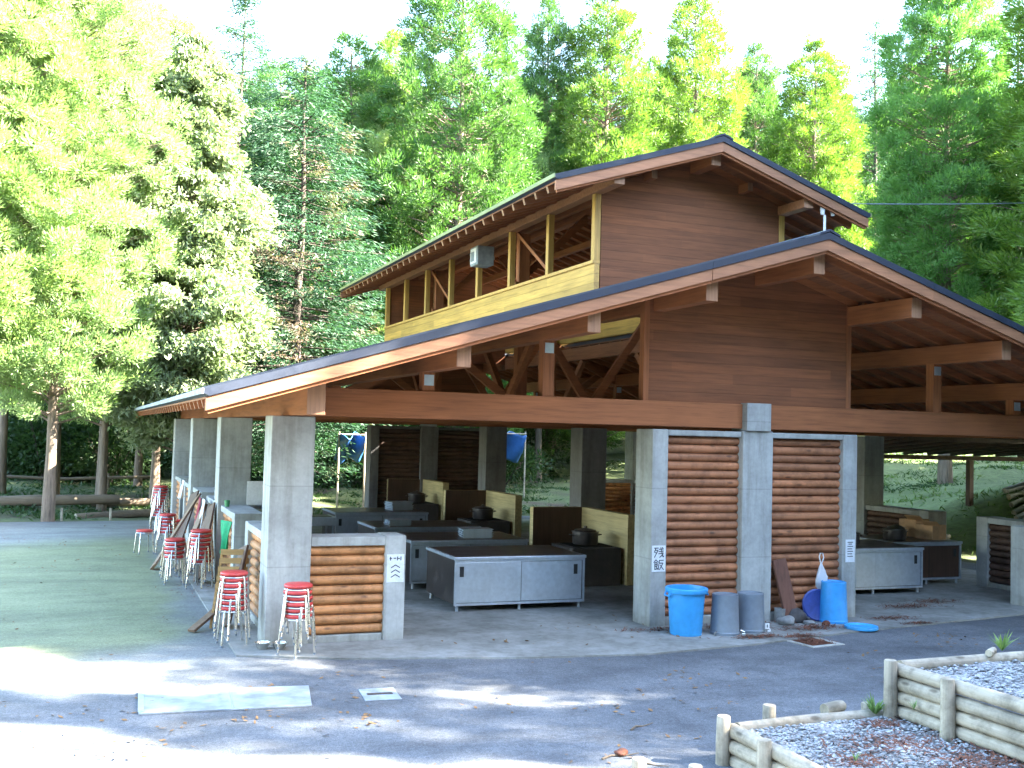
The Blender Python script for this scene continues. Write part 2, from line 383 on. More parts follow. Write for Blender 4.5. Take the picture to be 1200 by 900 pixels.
nt.links.new(v, dv.inputs[0]); nt.links.new(nz.outputs['Color'], dv.inputs[1]); nt.links.new(dv.outputs[0], vo.inputs['Vector'])
crack = ramp(nt, vo.outputs['Distance'], [(.0, (.35,.35,.35)), (.006, (1,1,1))])
c = mix(nt, .28, c, crack, 'MULTIPLY')
c = mix(nt, .8, c, ramp(nt, noise(nt, coords(nt, (.5,1.2,1)), 1.1, 6, .7), [(.34, (.66,.66,.68)), (.5, (1,1,1)), (.66, (1.28,1.27,1.25))]), 'MULTIPLY')
n4 = noise(nt, coords(nt, (1,1,1)), 22, 5, .75)
c = mix(nt, .75, c, ramp(nt, n4, [(.32, (.62,.63,.62)), (.5, (1,1,1)), (.68, (1.35,1.34,1.3))]), 'MULTIPLY')
vp = N(nt, 'ShaderNodeTexVoronoi'); vp.inputs['Scale'].default_value = 130; nt.links.new(v, vp.inputs['Vector'])
c = mix(nt, .5, c, ramp(nt, vp.outputs['Color'], [(.2, (.6,.6,.6)), (.8, (1.45,1.45,1.45))]), 'MULTIPLY')
nt.links.new(c, b.inputs['Base Color']); b.inputs['Roughness'].default_value = .85; bump(nt, b, mix(nt, .5, n2, n4), .5, .008); M['asphalt'] = m
def sheet(name, poly, z, mat, thick=0):
    mb = MB()
    if thick: mb.prism(poly, 'z', z-thick, z)
    else: mb.add([(x, y, z) for x, y in poly], [tuple(range(len(poly)))])
    return tag(mb.obj(name, mat), kind='structure')
sheet('asphalt_yard', [(-20,-12),(21,-12),(21,11),(19,13.5),(17.5,16),(17.2,29.3),(8,29.6),(2,28.7),(-2,28.35),(-6,28.5),(-13,27),(-20,22)], .002, M['asphalt'])
M['slab'] = concrete('slab', (.31,.315,.31))
slab_poly = [(1.55,11.75),(2.6,11.32),(3.5,11.12),(4.6,10.85),(6.0,10.68),(7.6,10.86),(9.36,11.23),(12.75,11.75),(16.4,12.25),(16.4,28.2),(1.5,28.2)]
sheet('concrete_floor', slab_poly, .022, M['slab'], .05)

# ------------------------------------------------------------------ the cookhouse
RX = 8.53
house = thing('cookhouse', 'open-sided timber cookhouse on concrete pillars with a raised clerestory roof', 'cookhouse', (0,0,0))
def zl(x): return 5.13 - .3025*abs(x-RX)          # top of the lower roof
def zu(x): return 6.985 - .325*abs(x-RX)          # top of the upper roof
ROWS = [12.15, 17.3, 22.3, 27.2]
XL, XR = 1.9, 14.66
TB = 2.64; TT = 2.975
# pillars
for r, y in enumerate(ROWS):
    for x in (XL, XR):
        MB().box(x, x+.5, y, y+.5, 0, 2.625).obj('pillar', M['concrete'], house, .012)
    if r in (1, 2): MB().box(8.28, 8.78, y, y+.5, 0, 2.625).obj('pillar', M['concrete_shaded'], house, .012)  # spine pillars: indoor shade painted into the concrete colour
# gable-end concrete frames with log panels
def log_panel(x0, x1, y, z0, z1, mat, axis='x', face=-1, n=None, name='log_panel', parent=None):
    mb = MB(); n = n or round((z1-z0)/.1145); h = (z1-z0)/n
    for i in range(n):
        z = z0 + (i+.5)*h; j = rnd.uniform(-.006, .006); r = h*.5*rnd.uniform(.97, 1.06)
        if axis == 'x': mb.tube([(x0, y+.06+j, z), ((x0+x1)/2, y+.06+j+rnd.uniform(-.004,.004), z), (x1, y+.06+j, z)], r, 12)
        else: mb.tube([(y+j, x0, z), (y+j, x1, z)], r, 12)
    return mb.obj(name, mat, parent or house)
for yf in (12.15, 27.2):
    y0, y1 = yf, yf+.46
    fr = MB()
    fr.box(6.84, 7.08, y0, y1, 0, 2.60); fr.box(9.92, 10.17, y0, y1, 0, 2.60)
    fr.box(8.22, 8.71, y0-.03, y1-.02, 0, 2.61); fr.box(7.08, 8.22, y0+.003, y1-.003, 2.52, 2.597); fr.box(8.71, 9.92, y0+.003, y1-.003, 2.52, 2.597)
    fr.box(7.08, 8.22, y0+.06, y1-.06, 0, .13); fr.box(8.71, 9.92, y0+.06, y1-.06, 0, .13)
    inn = yf > 20; fo = fr.obj('concrete_frame', M['concrete_shaded' if inn else 'concrete'], house, .016)  # back frame and its logs use colours with shade painted in
    log_panel(7.08, 8.22, y0+.06, .13, 2.52, M['log_shaded' if inn else 'log_dark'], n=21, parent=fo)
    log_panel(8.71, 9.92, y0+.06, .13, 2.52, M['log_shaded' if inn else 'log_dark'], n=21, parent=fo)
    MB().box(8.25, 8.64, y0-.07, y0+.3, 2.612, 2.99).obj('beam_saddle', M['concrete'], house, .006)
# low walls: front/back corners, the long sides and the spine
def low_wall_x(x0, x1, y, post_at, panel_mat):
    lw = MB(); px0, px1 = (x1-.25, x1) if post_at > 0 else (x0, x0+.25)
    qx0, qx1 = (x0, px0) if post_at > 0 else (px1, x1)
    lw.box(px0, px1, y, y+.42, 0, 1.245); lw.box(qx0, qx1, y+.004, y+.42, 1.13, 1.235); lw.box(qx0, qx1, y+.03, y+.36, 0, .10)
    o = lw.obj('low_wall', M['concrete'], house, .01)
    log_panel(qx0, qx1, y+.035, .10, 1.13, panel_mat, n=9, parent=o)
for y in (ROWS[0], ROWS[3]+.04):
    low_wall_x(2.4, 3.53, y, 1, M['log_siding']); low_wall_x(13.53, XR, y, -1, M['log_siding'])
def low_wall_y(y0, y1, x, post_at, mat, ax=0, w=.44):
    lw = MB(); py0, py1 = (y1-.25, y1) if post_at > 0 else (y0, y0+.25)
    qy0, qy1 = (y0, py0) if post_at > 0 else (py1, y1)
    lw.box(x, x+w, py0, py1, 0, 1.235); lw.box(x+.004, x+w, qy0, qy1, 1.13, 1.225); lw.box(x+.04, x+w-.06, qy0, qy1, 0, .10)
    o = lw.obj('low_wall', M['concrete'], house, .01)
    log_panel(qy0, qy1, x+.10, .10, 1.13, mat, axis='y', n=9, parent=o)
for k in range(3):
    a, bb = ROWS[k]+.5, ROWS[k+1]
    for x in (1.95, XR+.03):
        low_wall_y(a, a+1.75, x, 1, M['log_siding_y' if x < 5 else 'log_shaded']); low_wall_y(bb-1.75, bb, x, -1, M['log_siding_y' if x < 5 else 'log_shaded'])  # right-hand panels: shade comes from the darkened log colour
    # windbreak walls by the spine pillars: one along the spine, one crossing
    wb = MB(); wb.box(8.30, 8.46, bb-1.78, bb-.005, .03, 1.19); wb.obj('windbreak_wall', M['pale_ply'], house, .008)
    wb = MB(); wb.box(7.34, 8.298, bb-.02, bb+.13, .03, 1.19, 0, 'y'); wb.obj('windbreak_wall', [M['pale_ply'], M['dark_plank']], house, .008)  # dark y faces: the unlit side painted into the colour
# tie beams
for r, y in enumerate(ROWS):
    yb = y+.045 if r == 0 else (y+.2 if r == 3 else y+.14)
    MB().box(2.46, 14.6, yb, yb+.22, TB, TT, 0, 'x').obj('tie_beam', [M['timber_x'], M['grain_end']], house, .008)
# long purlins / plate beams with pale cut ends
def beam_y(x, wd, z0, z1, y0, y1, name='purlin'):
    return MB().box(x-wd/2, x+wd/2, y0, y1, z0, z1, 0, 'y').obj(name, [M['timber_y'], M['grain_end']], house, .008)
YF, YB = 10.8, 28.85
for k in range(-4, 5):
    x = RX + 1.585*k; zt = zl(x) - .215 - (.02 if k == 0 else 0)
    if abs(k) == 4: beam_y(x, .20, 2.632, zt, YF+.3, YB-.3, 'plate_beam')
    elif abs(k) <= 1: beam_y(x, .17, zt-.27, zt, YF+.15, 14.02); beam_y(x, .17, zt-.27, zt, 26.1, YB-.15)
    else: beam_y(x, .17, zt-.27, zt, YF+.15, YB-.15)
# short posts on the tie beams with steel plates, and braces
for r, y in enumerate(ROWS):
    yc = {0: y+.155, 1: y+.25, 2: y+.25, 3: y+.31}[r]
    for k in (-3, -2, 2, 3):
        x = RX + 1.585*k; zt = zl(x)-.215-.27
        po = MB().box(x-.08, x+.08, yc-.075, yc+.075, TT, zt+.002).obj('strut_post', M['timber_z'], house, .006)
        MB().box(x-.06, x+.06, yc-.084, yc-.0755, zt-.16, zt-.03).obj('fixing_plate', M['steel'], po)
    for s in (-1, 1):
        if r in (1, 2):
            x = RX + s*1.40
            MB().box(x-.10, x+.10, yc-.09, yc+.09, TT, 6.1).obj('king_post', M['timber_z'], house, .006)
            MB().bar((x+s*.1, yc, 4.55), (RX+s*4.75, yc, 3.02), .1, .16).obj('brace', M['timber_x'], house)
            MB().bar((x+s*.1, yc+.13, 3.05), (x+s*1.55, yc+.13, 4.1), .09, .14).obj('brace', M['timber_x'], house)
            MB().bar((RX, yc, 3.0), (x-s*.1, yc, 4.9), .09, .14).obj('brace', M['timber_x'], house)
            MB().box(min(x, x+s*4.6), max(x, x+s*4.6), yc+.1, yc+.18, 3.55, 3.72).obj('cross_tie', M['timber_x'], house) if False else None
for y in (17.55, 22.55):
    MB().box(RX-1.56, RX+1.56, y-.08, y+.08, 5.0, 5.22).obj('collar_tie', M['timber_x'], house, .006)
    MB().bar((RX-1.5, y+.1, 5.2), (RX-.1, y+.1, 6.55), .09, .13).obj('brace', M['timber_x'], house)
    MB().bar((RX+1.5, y+.1, 5.2), (RX+.1, y+.1, 6.55), .09, .13).obj('brace', M['timber_x'], house)
for s in (-1, 1):
    x = RX + s*1.66
    # girder under the clerestory, long
    MB().box(x-.075, x+.075, 14.15, 26.0, 4.18, 4.46, 0, 'y').obj('girder', [M['timber_y'], M['grain_end']], house, .006)
    for y in (17.55, 22.55):
        for d in (-1, 1): MB().bar((x, y+d*.1, 3.1), (x, y+d*1.25, 4.17), .1, .13).obj('brace', M['timber_y'], house)
# lower gable walls (clad), between tie beam and roof
for y0 in (12.235, 27.42):
    poly = [(6.80, TT), (10.02, TT), (10.02, zl(10.02)-.20), (RX, zl(RX)-.20), (6.80, zl(6.80)-.20)]
    MB().prism(poly, 'y', y0, y0+.10).obj('gable_cladding', M['cladding'], house)
    MB().box(6.72, 6.80, y0-.01, y0+.11, TT+.002, zl(6.72)-.205).obj('edge_post', M['timber_z'], house)
    MB().box(10.02, 10.10, y0-.01, y0+.11, TT+.002, zl(10.1)-.205).obj('edge_post', M['timber_z'], house)

# roofs: metal sheet over boards, rafters as sub-parts
def roof_slope(name, x0, x1, y0, y1, zf, barge_front, barge_back, eave, rafter_dy=.55, tails=0):
    """x0 = ridge side, x1 = eave side"""
    s = 1 if x1 > x0 else -1
    ov = .05*s if eave else 0
    top = MB(); e = [(x0, zf(x0)), (x1+ov, zf(x1+ov)), (x1+ov, zf(x1+ov)-(.045 if eave else .085)), (x1, zf(x1)-.085), (x0, zf(x0)-.085)]
    top.prism(e, 'y', y0-.05 if barge_front else y0, y1+.05 if barge_back else y1, 0, 1)
    # standing seams
    y = y0+.25
    while y < y1-.1:
        top.prism([(x0, zf(x0)+.022), (x1+ov, zf(x1+ov)+.022), (x1+ov, zf(x1+ov)), (x0, zf(x0))], 'y', y, y+.022, 0); y += .42
    ro = top.obj(name, [M['roof_metal'], M['roof_edge']], house)
    a, bq = x0, x1
    brd = MB(); brd.prism([(a, zf(a)-.087), (bq, zf(bq)-.087), (bq, zf(bq)-.108), (a, zf(a)-.108)], 'y', y0+.04, y1-.04)
    brd.obj('roof_boards', M['soffit'], ro)
    raf = MB(); y = y0+.35; xe = x1 - s*.02 + s*tails
    while y < y1-.2:
        raf.bar((a, y, zf(a)-.158), (xe, y, zf(xe)-.158), .06, .095, (0,0,1), 0, 1); y += rafter_dy
    raf.obj('rafters', [M['timber_x'], M['grain_end']], ro)
    for fl, yb in ((barge_front, y0-.03), (barge_back, y1)):
        if fl:
            mb = MB(); mb.prism([(a, zf(a)-.088), (x1+ov*.6, zf(x1+ov*.6)-.088), (x1+ov*.6, zf(x1+ov*.6)-.225), (a, zf(a)-.225)], 'y', yb, yb+.045)
            mb.obj('barge_board', M['barge'], ro, .004)
            mb = MB(); mb.prism([(a, zf(a)-.226), (x1, zf(x1)-.226), (x1, zf(x1)-.262), (a, zf(a)-.262)], 'y', yb+.03, yb+.065)
            mb.obj('barge_trim', M['timber_x'], ro)
    if eave:
      if eave == 1:
        mb = MB(); x = x1+s*.003
        mb.box(min(x, x+s*.025), max(x, x+s*.025), y0-.02, y1+.02, zf(x1)-.185, zf(x1)-.088); mb.obj('eave_fascia', M['barge'] if eave == 1 else M['eave_drip'], ro)
      if 1:
        mb = MB(); x = x1+ov+s*.002
        mb.box(min(x, x+s*.02), max(x, x+s*.02), y0-.055, y1+.055, zf(x1+ov)-.05, zf(x1+ov)+.006); mb.obj('drip_edge', M['eave_drip' if eave == 2 else 'plate'], ro)
    return ro
CL = 1.66
roof_slope('roof', RX-CL-.04, 1.06, YF, YB, zl, True, True, 3, .5, .0)
roof_slope('roof', RX+CL+.04, 16.0, YF, YB, zl, True, True, 3, .5, .0)
for s in (-1, 1):
    for (ya, yb_, fr, bk) in ((YF, 14.0, True, False), (26.1, YB, False, True)):
        roof_slope('roof', RX, RX+s*(CL+.035), ya, yb_, zl, fr, bk, 0)
roof_slope('roof', RX, 5.86, 13.25, 26.8, zu, True, True, 2, .44, .01)
roof_slope('roof', RX, 11.2, 13.25, 26.8, zu, True, True, 2, .44, .01)
MB().box(RX-.09, RX+.09, YF-.06, YB+.06, zl(RX)-.01, zl(RX)+.03).obj('ridge_cap', M['roof_edge'], house) if False else None
for (za, y0, y1) in ((zl(RX), YF-.06, 13.95), (zl(RX), 26.15, YB+.06), (zu(RX), 13.19, 26.86)):
    MB().prism([(RX-.16, za-.046), (RX, za+.012), (RX+.16, za-.046), (RX+.16, za-.02), (RX, za+.04), (RX-.16, za-.02)], 'y', y0, y1).obj('ridge_cap', M['roof_edge'], house)
# upper storey
UX0, UX1, UY0, UY1 = RX-1.66, RX+1.63, 14.0, 26.05
for y0 in (UY0, UY1-.08):
    poly = [(UX0+.06, 4.3), (UX1-.06, 4.3), (UX1-.06, zu(UX1)-.21), (RX, zu(RX)-.21), (UX0+.06, zu(UX0)-.21)]
    MB().prism(poly, 'y', y0, y0+.08).obj('gable_cladding', M['cladding'], house)
for s, x in ((-1, UX0), (1, UX1)):
    MB().box(x-.045, x+.045, UY0-.006, UY1+.006, 4.60, 5.05).obj('clerestory_band', M['honey_y'], house, .004)
    MB().box(x-.07, x+.05, UY0-.008, UY1+.01, 5.052, 5.10).obj('clerestory_sill', M['honey_z'], house)
    for k in range(8):
        y = UY0+.05 + k*(UY1-UY0-.1)/7
        MB().box(x-.05, x+.05, y-.055, y+.055, 5.10, 6.10).obj('clerestory_post', M['honey_z'], house, .004)
        if k in (1, 4):
            dy = (UY1-UY0-.1)/7
            z0_, z1_ = 5.12, 6.08
            MB().bar((x+s*-.09, y+.06, z0_), (x+s*-.09, y+dy-.06, z1_), .05, .06).obj('clerestory_brace', M['timber_y'], house)
    MB().box(x-.085, x+.085, UY0-.68, UY1+.6, 6.10, zu(x)-.215, 0, 'y').obj('clerestory_head', [M['barge'], M['grain_end']], house, .006)
beam_y(RX, .17, zu(RX)-.40, zu(RX)-.225, 13.4, 26.6, 'ridge_beam')
for k in (-1, 1): beam_y(RX+k*.85, .10, zu(RX+.85)-.34, zu(RX+.85)-.21, 13.75, 26.3)
# side apron: the plate below the left eave, boarded face
for x, s in ((2.07, -1), (14.99, 1)):
    pass

# ------------------------------------------------------------------ on and around the cookhouse
lamp = thing('flood_lamp', 'white boxy lamp hung outside the clerestory opening under the upper eave', 'lamp', (6.70, 18.55, 5.62))
MB().box(-.17,.17,-.2,.2,0,.36).obj('housing', M['plate'], lamp, .02); MB().box(-.182,-.171,-.16,.16,.04,.32).obj('front_cover', M['white_paint'], lamp, .004)
MB().box(-.187,-.183,-.06,.12,.08,.26).obj('grille', M['grey_plastic'], lamp); MB().box(.17,.24,-.03,.03,.14,.2).obj('bracket', M['steel'], lamp)
ins = thing('wire_insulator', 'white porcelain wire anchor on the right front corner of the upper roof', 'insulator', (10.42, 13.32, 6.02)); ins.scale = (1.4,1.4,1.4)
for dx in (0, .14):
    MB().tube([(dx,0,0),(dx,0,.06),(dx+.02,0,.2)], [.02,.03,.02], 8).obj('insulator_body', M['white_paint'], ins)
MB().tube([(-.05,.02,.2),(.24,.02,.22)], .018, 8).obj('cross_arm', M['white_paint'], ins); MB().tube([(.03,0,0),(.03,0,-.22)], .015, 8).obj('lead', M['white_paint'], ins)
wr = MB(); P0, P1 = Vector((10.62,13.34,6.22)), Vector((34,20.5,10.8))
wr.tube([P0.lerp(P1, t) - Vector((0,0,.9*4*t*(1-t)*.25)) for t in [i/14 for i in range(15)]], .010, 6)
tag(wr.obj('power_wire', M['grey_plastic']), 'thin grey overhead wire running from the upper roof corner to the right', 'wire')

# signs (kanji from strokes)
def sign(loc, w_, h_, label, strokes, rows=1, rz=0):
    t = thing('notice', label, 'notice', loc, rz, 'paper notices on the concrete posts')
    MB().box(-w_/2, w_/2, -.004, 0, -h_/2, h_/2).obj('sheet', M['paper'], t)
    mb = MB()
    for (x0, z0, x1, z1) in strokes:
        mb.bar((x0*w_, -.0062, z0*h_), (x1*w_, -.0062, z1*h_), .0022, .011, (0,0,1) if abs(x1-x0)*w_ > abs(z1-z0)*h_*.3 else (1,0,0))
    mb.obj('lettering', M['ink'], t); return t
def glyph(strokes, cx, cz, sx, sz): return [(cx+(a-.5)*sx, cz+(b-.5)*sz, cx+(c-.5)*sx, cz+(d-.5)*sz) for a, b, c, d in strokes]
ZAN = [(.04,.92,.46,.92),(.22,.92,.06,.5),(.16,.72,.42,.72),(.42,.72,.08,.05),(.16,.55,.3,.42),(.5,.8,.95,.84),(.48,.6,.95,.64),(.46,.4,.96,.46),(.66,.98,.9,.08),(.9,.08,.97,.2),(.9,.34,.55,.06),(.78,.98,.88,.9)]
HAN = [(.24,.98,.03,.7),(.24,.98,.46,.74),(.14,.72,.34,.72),(.14,.72,.14,.08),(.36,.72,.36,.4),(.14,.56,.36,.56),(.14,.4,.36,.4),(.14,.08,.4,.2),(.24,.38,.44,.1),(.52,.92,.96,.92),(.56,.92,.46,.06),(.58,.66,.9,.66),(.9,.66,.56,.04),(.64,.5,.97,.04)]
sign((6.96, 12.148, .905), .20, .34, 'white notice with 残飯 in black on the left post of the log-panelled frame', glyph(ZAN, 0, .23, .8, .42)+glyph(HAN, 0, -.24, .8, .42))
sign((10.055, 12.148, .955), .16, .32, 'white notice on the right post of the log-panelled frame', [(-.3,.38,.3,.38),(-.2,.3,.2,.3)]+[(-.3,.2-.11*i,.3-.1*(i % 2),.2-.11*i) for i in range(5)])
chev = []
for i in range(3): chev += [(-.26,.02-.17*i,0,.12-.17*i),(0,.12-.17*i,.26,.02-.17*i)]
sign((3.405, 12.148, .86), .21, .33, 'white notice with arrow marks on the end post of the lit log half-wall', [(-.36,.36,-.22,.36),(-.3,.42,-.3,.28),(-.12,.36,.02,.36),(.1,.42,.1,.28),(.1,.35,.24,.35),(.3,.42,.3,.28)]+chev)
sign((13.655, 12.148, .86), .20, .34, 'white notice on the post at the far right of the front', glyph(ZAN, 0, .23, .8, .42)+glyph(HAN, 0, -.24, .8, .42))

# worktables
def worktable(loc, label, w_=1.97, d=1.3, h=.75, front='steel'):
    t = thing('worktable', label, 'worktable', loc, 0, 'steel worktables in the cookhouse')
    MB().box(0, w_, .03, d, .10, h-.045).obj('cabinet', M['steel_dark'], t, .004)
    MB().box(-.015, w_+.015, -.015, d+.015, h-.042, h).obj('top', [M['steel']], t, .006)
    MB().box(.02, w_-.02, .02, d-.02, h+.0005, h+.006).obj('top_mat', M['steel_dark'], t)
    for i in (0, 1):
        dr = MB().box(.03+i*(w_/2-.02), w_/2+.0+i*(w_/2-.04), .005+.012*i, .028, .125, h-.075).obj('sliding_door', M[front], t, .004)
        x = .10 if i == 0 else w_-.14
        MB().box(x-.03, x+.03, -.002+.012*i, .004+.012*i, .48, .62).obj('pull', M['black'], dr, .002)
    MB().box(.0, w_, 0, .026, .085, .118).obj('bottom_rail', M['steel'], t); MB().box(0, w_, .0, .026, h-.07, h-.043).obj('top_rail', M['steel'], t)
    MB().box(0, .028, .0, .03, .119, h-.071).obj('stile', M['steel'], t); MB().box(w_-.028, w_, .0, .03, .119, h-.071).obj('stile', M['steel'], t)
    for x in (.06, w_/2, w_-.06):
        for y in (.06, d-.06): MB().tube([(x,y,0),(x,y,.10)], .022, 10).obj('leg', M['steel'], t)
    return t
FZ = .022
wt = ['steel worktable nearest the front opening, beside the log half-wall', 'second steel worktable back from the front opening', 'third steel worktable back from the front opening, mostly hidden', 'fourth steel worktable back, in the dim rear of the left bay']
for y, l in zip((13.75, 15.9, 18.15, 21.4), wt): worktable((4.70, y, FZ), l)
worktable((11.0, 13.85, FZ), 'grey steel worktable in the right bay behind the blue bucket')
worktable((13.05, 14.6, FZ), 'dark worktable by the right half-wall under pots', 1.5, front='dark_plank')
worktable((10.9, 17.9, FZ), 'steel worktable deep inside the right bay')
# low benches beside tables on the left
for y, l in ((19.9, 'low steel sink in the left bay behind the third worktable'), (24.0, 'low steel sink at the back of the left bay')):
    t = thing('sink', l, 'sink', (2.9, y, FZ))
    mb = MB(); mb.box(0,1.5,0,.7,.62,.78); mb.box(.08,.7,.08,.62,.781,.79,1); mb.box(.8,1.42,.08,.62,.781,.79,1); mb.obj('basin', [M['steel'], M['steel_dark']], t, .006)
    for x in (.06,1.44):
        for yy_ in (.06,.64): MB().tube([(x,yy_,0),(x,yy_,.62)], .02, 8).obj('leg', M['steel'], t)
    MB().tube([(.75,.66,.78),(.75,.66,1.05),(.75,.5,1.08),(.75,.45,1.02)], .014, 8).obj('tap', M['chrome'], t)
# hearths against the windbreaks
for i, bb in enumerate(ROWS[1:]):
    o3 = ('nearest the front', 'in the middle', 'at the back')[i]
    t = thing('cooking_hearth', f'dark block cooking hearth by the spine windbreak, {o3}', 'hearth', (7.35, bb-1.7, FZ), 0, 'cooking hearths along the spine')
    mb = MB(); mb.box(0,.88,0,.18,0,.62); mb.box(0,.88,.72,.88,0,.62); mb.box(0,.18,.18,.72,0,.62); mb.box(.70,.88,.18,.72,0,.62)
    mb.obj('block_wall', M['hearth'], t, .01); MB().box(.18,.70,.18,.72,0,.35).obj('ash_bed', M['soot'], t)
    gr = MB()
    for k in range(9): gr.tube([(.1, .14+k*.075, .632), (.78, .14+k*.075, .632)], .008, 6)
    gr.obj('grill_bars', M['soot'], t)
    p = thing('cooking_pot', f'blackened cooking pot on the spine hearth {o3}', 'pot', (7.78, bb-1.25, FZ+.642), 0, 'pots on the spine hearths')
    MB().lathe([(0,0),(.2,0),(.215,.02),(.22,.2),(.235,.205),(.235,.215),(.20,.215),(.18,.24),(.03,.27),(.03,.3),(0,.3)], 24).obj('pot_body', M['steel_dark'], p)
    for s in (-1,1): MB().tube([(s*.22,-.05,.15),(s*.28,-.04,.16),(s*.28,.04,.16),(s*.22,.05,.15)], .01, 6).obj('handle', M['steel_dark'], p)
for i, (x, y, w_, d_, n) in enumerate(((5.9,16.3,.5,.34,4),(5.2,18.5,.42,.3,3),(6.2,22.0,.5,.36,5))):
    t = thing('tray_stack', ['stack of pale steel trays on the second worktable','small stack of steel trays on the third worktable','tall stack of steel trays on the rear worktable'][i], 'trays', (x,y,FZ+.757), .15*i-.1)
    for k in range(n):
        MB().prism([(-w_/2+.02,0),(w_/2-.02,0),(w_/2,.03),(w_/2+.015,.03),(w_/2+.015,.034),(-w_/2-.015,.034),(-w_/2-.015,.03),(-w_/2,.03)], 'y', -d_/2, d_/2).obj('tray', M['steel'], t, .003, (rnd.uniform(-.01,.01),rnd.uniform(-.01,.01),k*.036))
# counter with pots at the right
t = thing('counter', 'dark plank counter across the right bay behind the steel worktable', 'counter', (12.1, 19.2, FZ))
MB().box(0,2.3,0,.8,.72,.78).obj('counter_top', M['old_plank_x'], t, .006); MB().box(.05,2.25,.06,.12,.05,.72).obj('front_board', M['dark_plank'], t)
for x in (.08,2.22):
    for y in (.1,.72): MB().box(x-.04,x+.04,y-.04+.1*(y<.2),y+.04,0,.72).obj('leg', M['dark_plank'], t)
for i, (x, y, z, r) in enumerate(((13.4,15.0,.78,.2),(13.75,15.35,.78,.15),(12.0,14.5,.78,.16),(11.4,14.7,.78,.14))):
    p = thing('cooking_pot', ['large dark pot on the dark worktable by the right half-wall','smaller dark pot beside the large one on the dark worktable','dark pot on the grey worktable of the right bay, nearer its middle','small dark pot on the grey worktable beside the frame'][i], 'pot', (x,y,z), 0, 'pots in the right bay')
    MB().lathe([(0,0),(r*.9,0),(r,.03),(r,.17),(r*1.07,.175),(r*1.05,.19),(r*.9,.19),(r*.2,.23),(0,.235)], 20).obj('pot_body', M['steel_dark'], p)
    for s in (-1,1): MB().tube([(s*r,-.05,.13),(s*(r+.06),-.04,.14),(s*(r+.06),.04,.14),(s*r,.05,.13)], .01, 6).obj('handle', M['steel_dark'], p)
for i, (x, y) in enumerate(((14.22,15.0),(14.3,15.5))):
    t = thing('cardboard_box', ['open brown carton on the dark worktable in the right bay','taller brown carton behind the open one on the dark worktable'][i], 'box', (x,y,.78), .2)
    mb = MB(); hh = .26+.06*i; mb.box(-.2,.2,-.18,.18,0,hh); mb.obj('carton', M['cardboard'], t, .004)
    MB().bar((-.2,-.18,hh),(-.34,-.2,hh+.08),.3,.01,(0,0,1)).obj('flap', M['cardboard'], t)

# ------------------------------------------------------------------ stools
def make_stool():
    t = thing('stool', 'x', 'stool', (0,0,0))
    s = MB(); s.lathe([(0,.405),(.135,.405),(.152,.412),(.158,.428),(.152,.443),(.135,.45),(0,.452)], 24); s.obj('seat', M['red_seat'], t)
    for a in (45,135,225,315):
        c_, s_ = math.cos(R_(a)), math.sin(R_(a)); l = MB()
        l.tube([(c_*.10,s_*.10,.402),(c_*.15,s_*.15,.398),(c_*.162,s_*.162,.375),(c_*.198,s_*.198,.012)], .0115, 8); lo = l.obj('leg', M['chrome'], t)
        f2 = MB(); f2.lathe([(0,0),(.014,0),(.014,.022),(0,.022)], 8, (c_*.198,s_*.198,0)); f2.obj('foot_cap', M['grey_plastic'], lo)
    r = MB(); r.tube([(.15*math.cos(k*math.pi/10), .15*math.sin(k*math.pi/10), .392) for k in range(21)], .008, 6, cap=False); r.obj('seat_ring', M['chrome'], t)
    return t
stool0 = make_stool(); used = []
ORD = ['bottom','second from bottom','third from bottom','fourth from bottom','fifth from bottom','sixth from bottom','seventh from bottom','eighth from bottom','ninth from bottom','tenth from bottom','eleventh from bottom']
def stool(x, y, z, rz, label):
    o = stool0 if not used else copy_tree(stool0); used.append(o)
    o.location = (x,y,z); o.rotation_euler = (0,0,rz); o['label'] = label; o['group'] = 'red round stools stacked along the cookhouse'
def stack(x, y, n, rz, where, z=0, step=.064):
    for k in range(n):
        o = 'topmost' if k == n-1 else ORD[k]
        stool(x+rnd.uniform(-.008,.008), y+rnd.uniform(-.008,.008), z+k*step, rz+rnd.uniform(-.16,.16)+.19*k, f'red stool, {o}, stack {where}')
stack(2.17, 11.62, 6, .5, 'in front of the corner pillar', FZ)
stack(1.58, 12.42, 7, .2, 'left of the corner pillar')
stack(1.62, 16.75, 8, .7, 'by the green cloth')
stack(1.28, 17.35, 5, .1, 'behind the green-cloth stack')
stack(1.42, 21.3, 6, .4, 'by the far end of the leaning plank')
stack(1.62, 22.2, 3, .3, 'right beside the far plank stack')
stack(1.5, 25.2, 11, .2, 'standing tallest by the far pillar')
stool(1.02, 21.5, 0.002, .3, 'red stool standing alone in the open yard')

# leaning boards, crate, cloths
def plank(name, label, p0, p1, w_, th, mat, cat='plank', up=(0,0,1), parts=None):
    mb = MB(); mb.bar(p0, p1, w_, th, up); return tag(mb.obj(name, mat, None, .004), label, cat)
plank('plank', 'long grey plank leaning between the stool stacks on the left side', (1.05,19.0,.03), (1.85,20.2,1.15), .30, .035, M['old_plank'], up=(-1,0,.6))
plank('plank', 'dark board leaning behind the green cloth', (1.62,17.2,.06), (1.84,17.6,1.2), .42, .03, M['dark_plank'], up=(-1,-.1,.2))
plank('plank', 'reddish board leaning left of the dark board', (1.45,18.6,.05), (1.86,18.9,1.1), .35, .03, M['old_plank'], up=(-1,-.1,.3))
plank('plank', 'narrow brown board leaning past the reddish board', (1.5,18.15,.05), (1.88,18.2,1.05), .22, .03, M['dark_plank'], up=(-1,-.1,.3))
plank('plank', 'wide dark board leaning at the far low wall', (1.5,20.6,.05), (1.87,20.9,1.2), .6, .03, M['dark_plank'], up=(-1,-.1,.3))
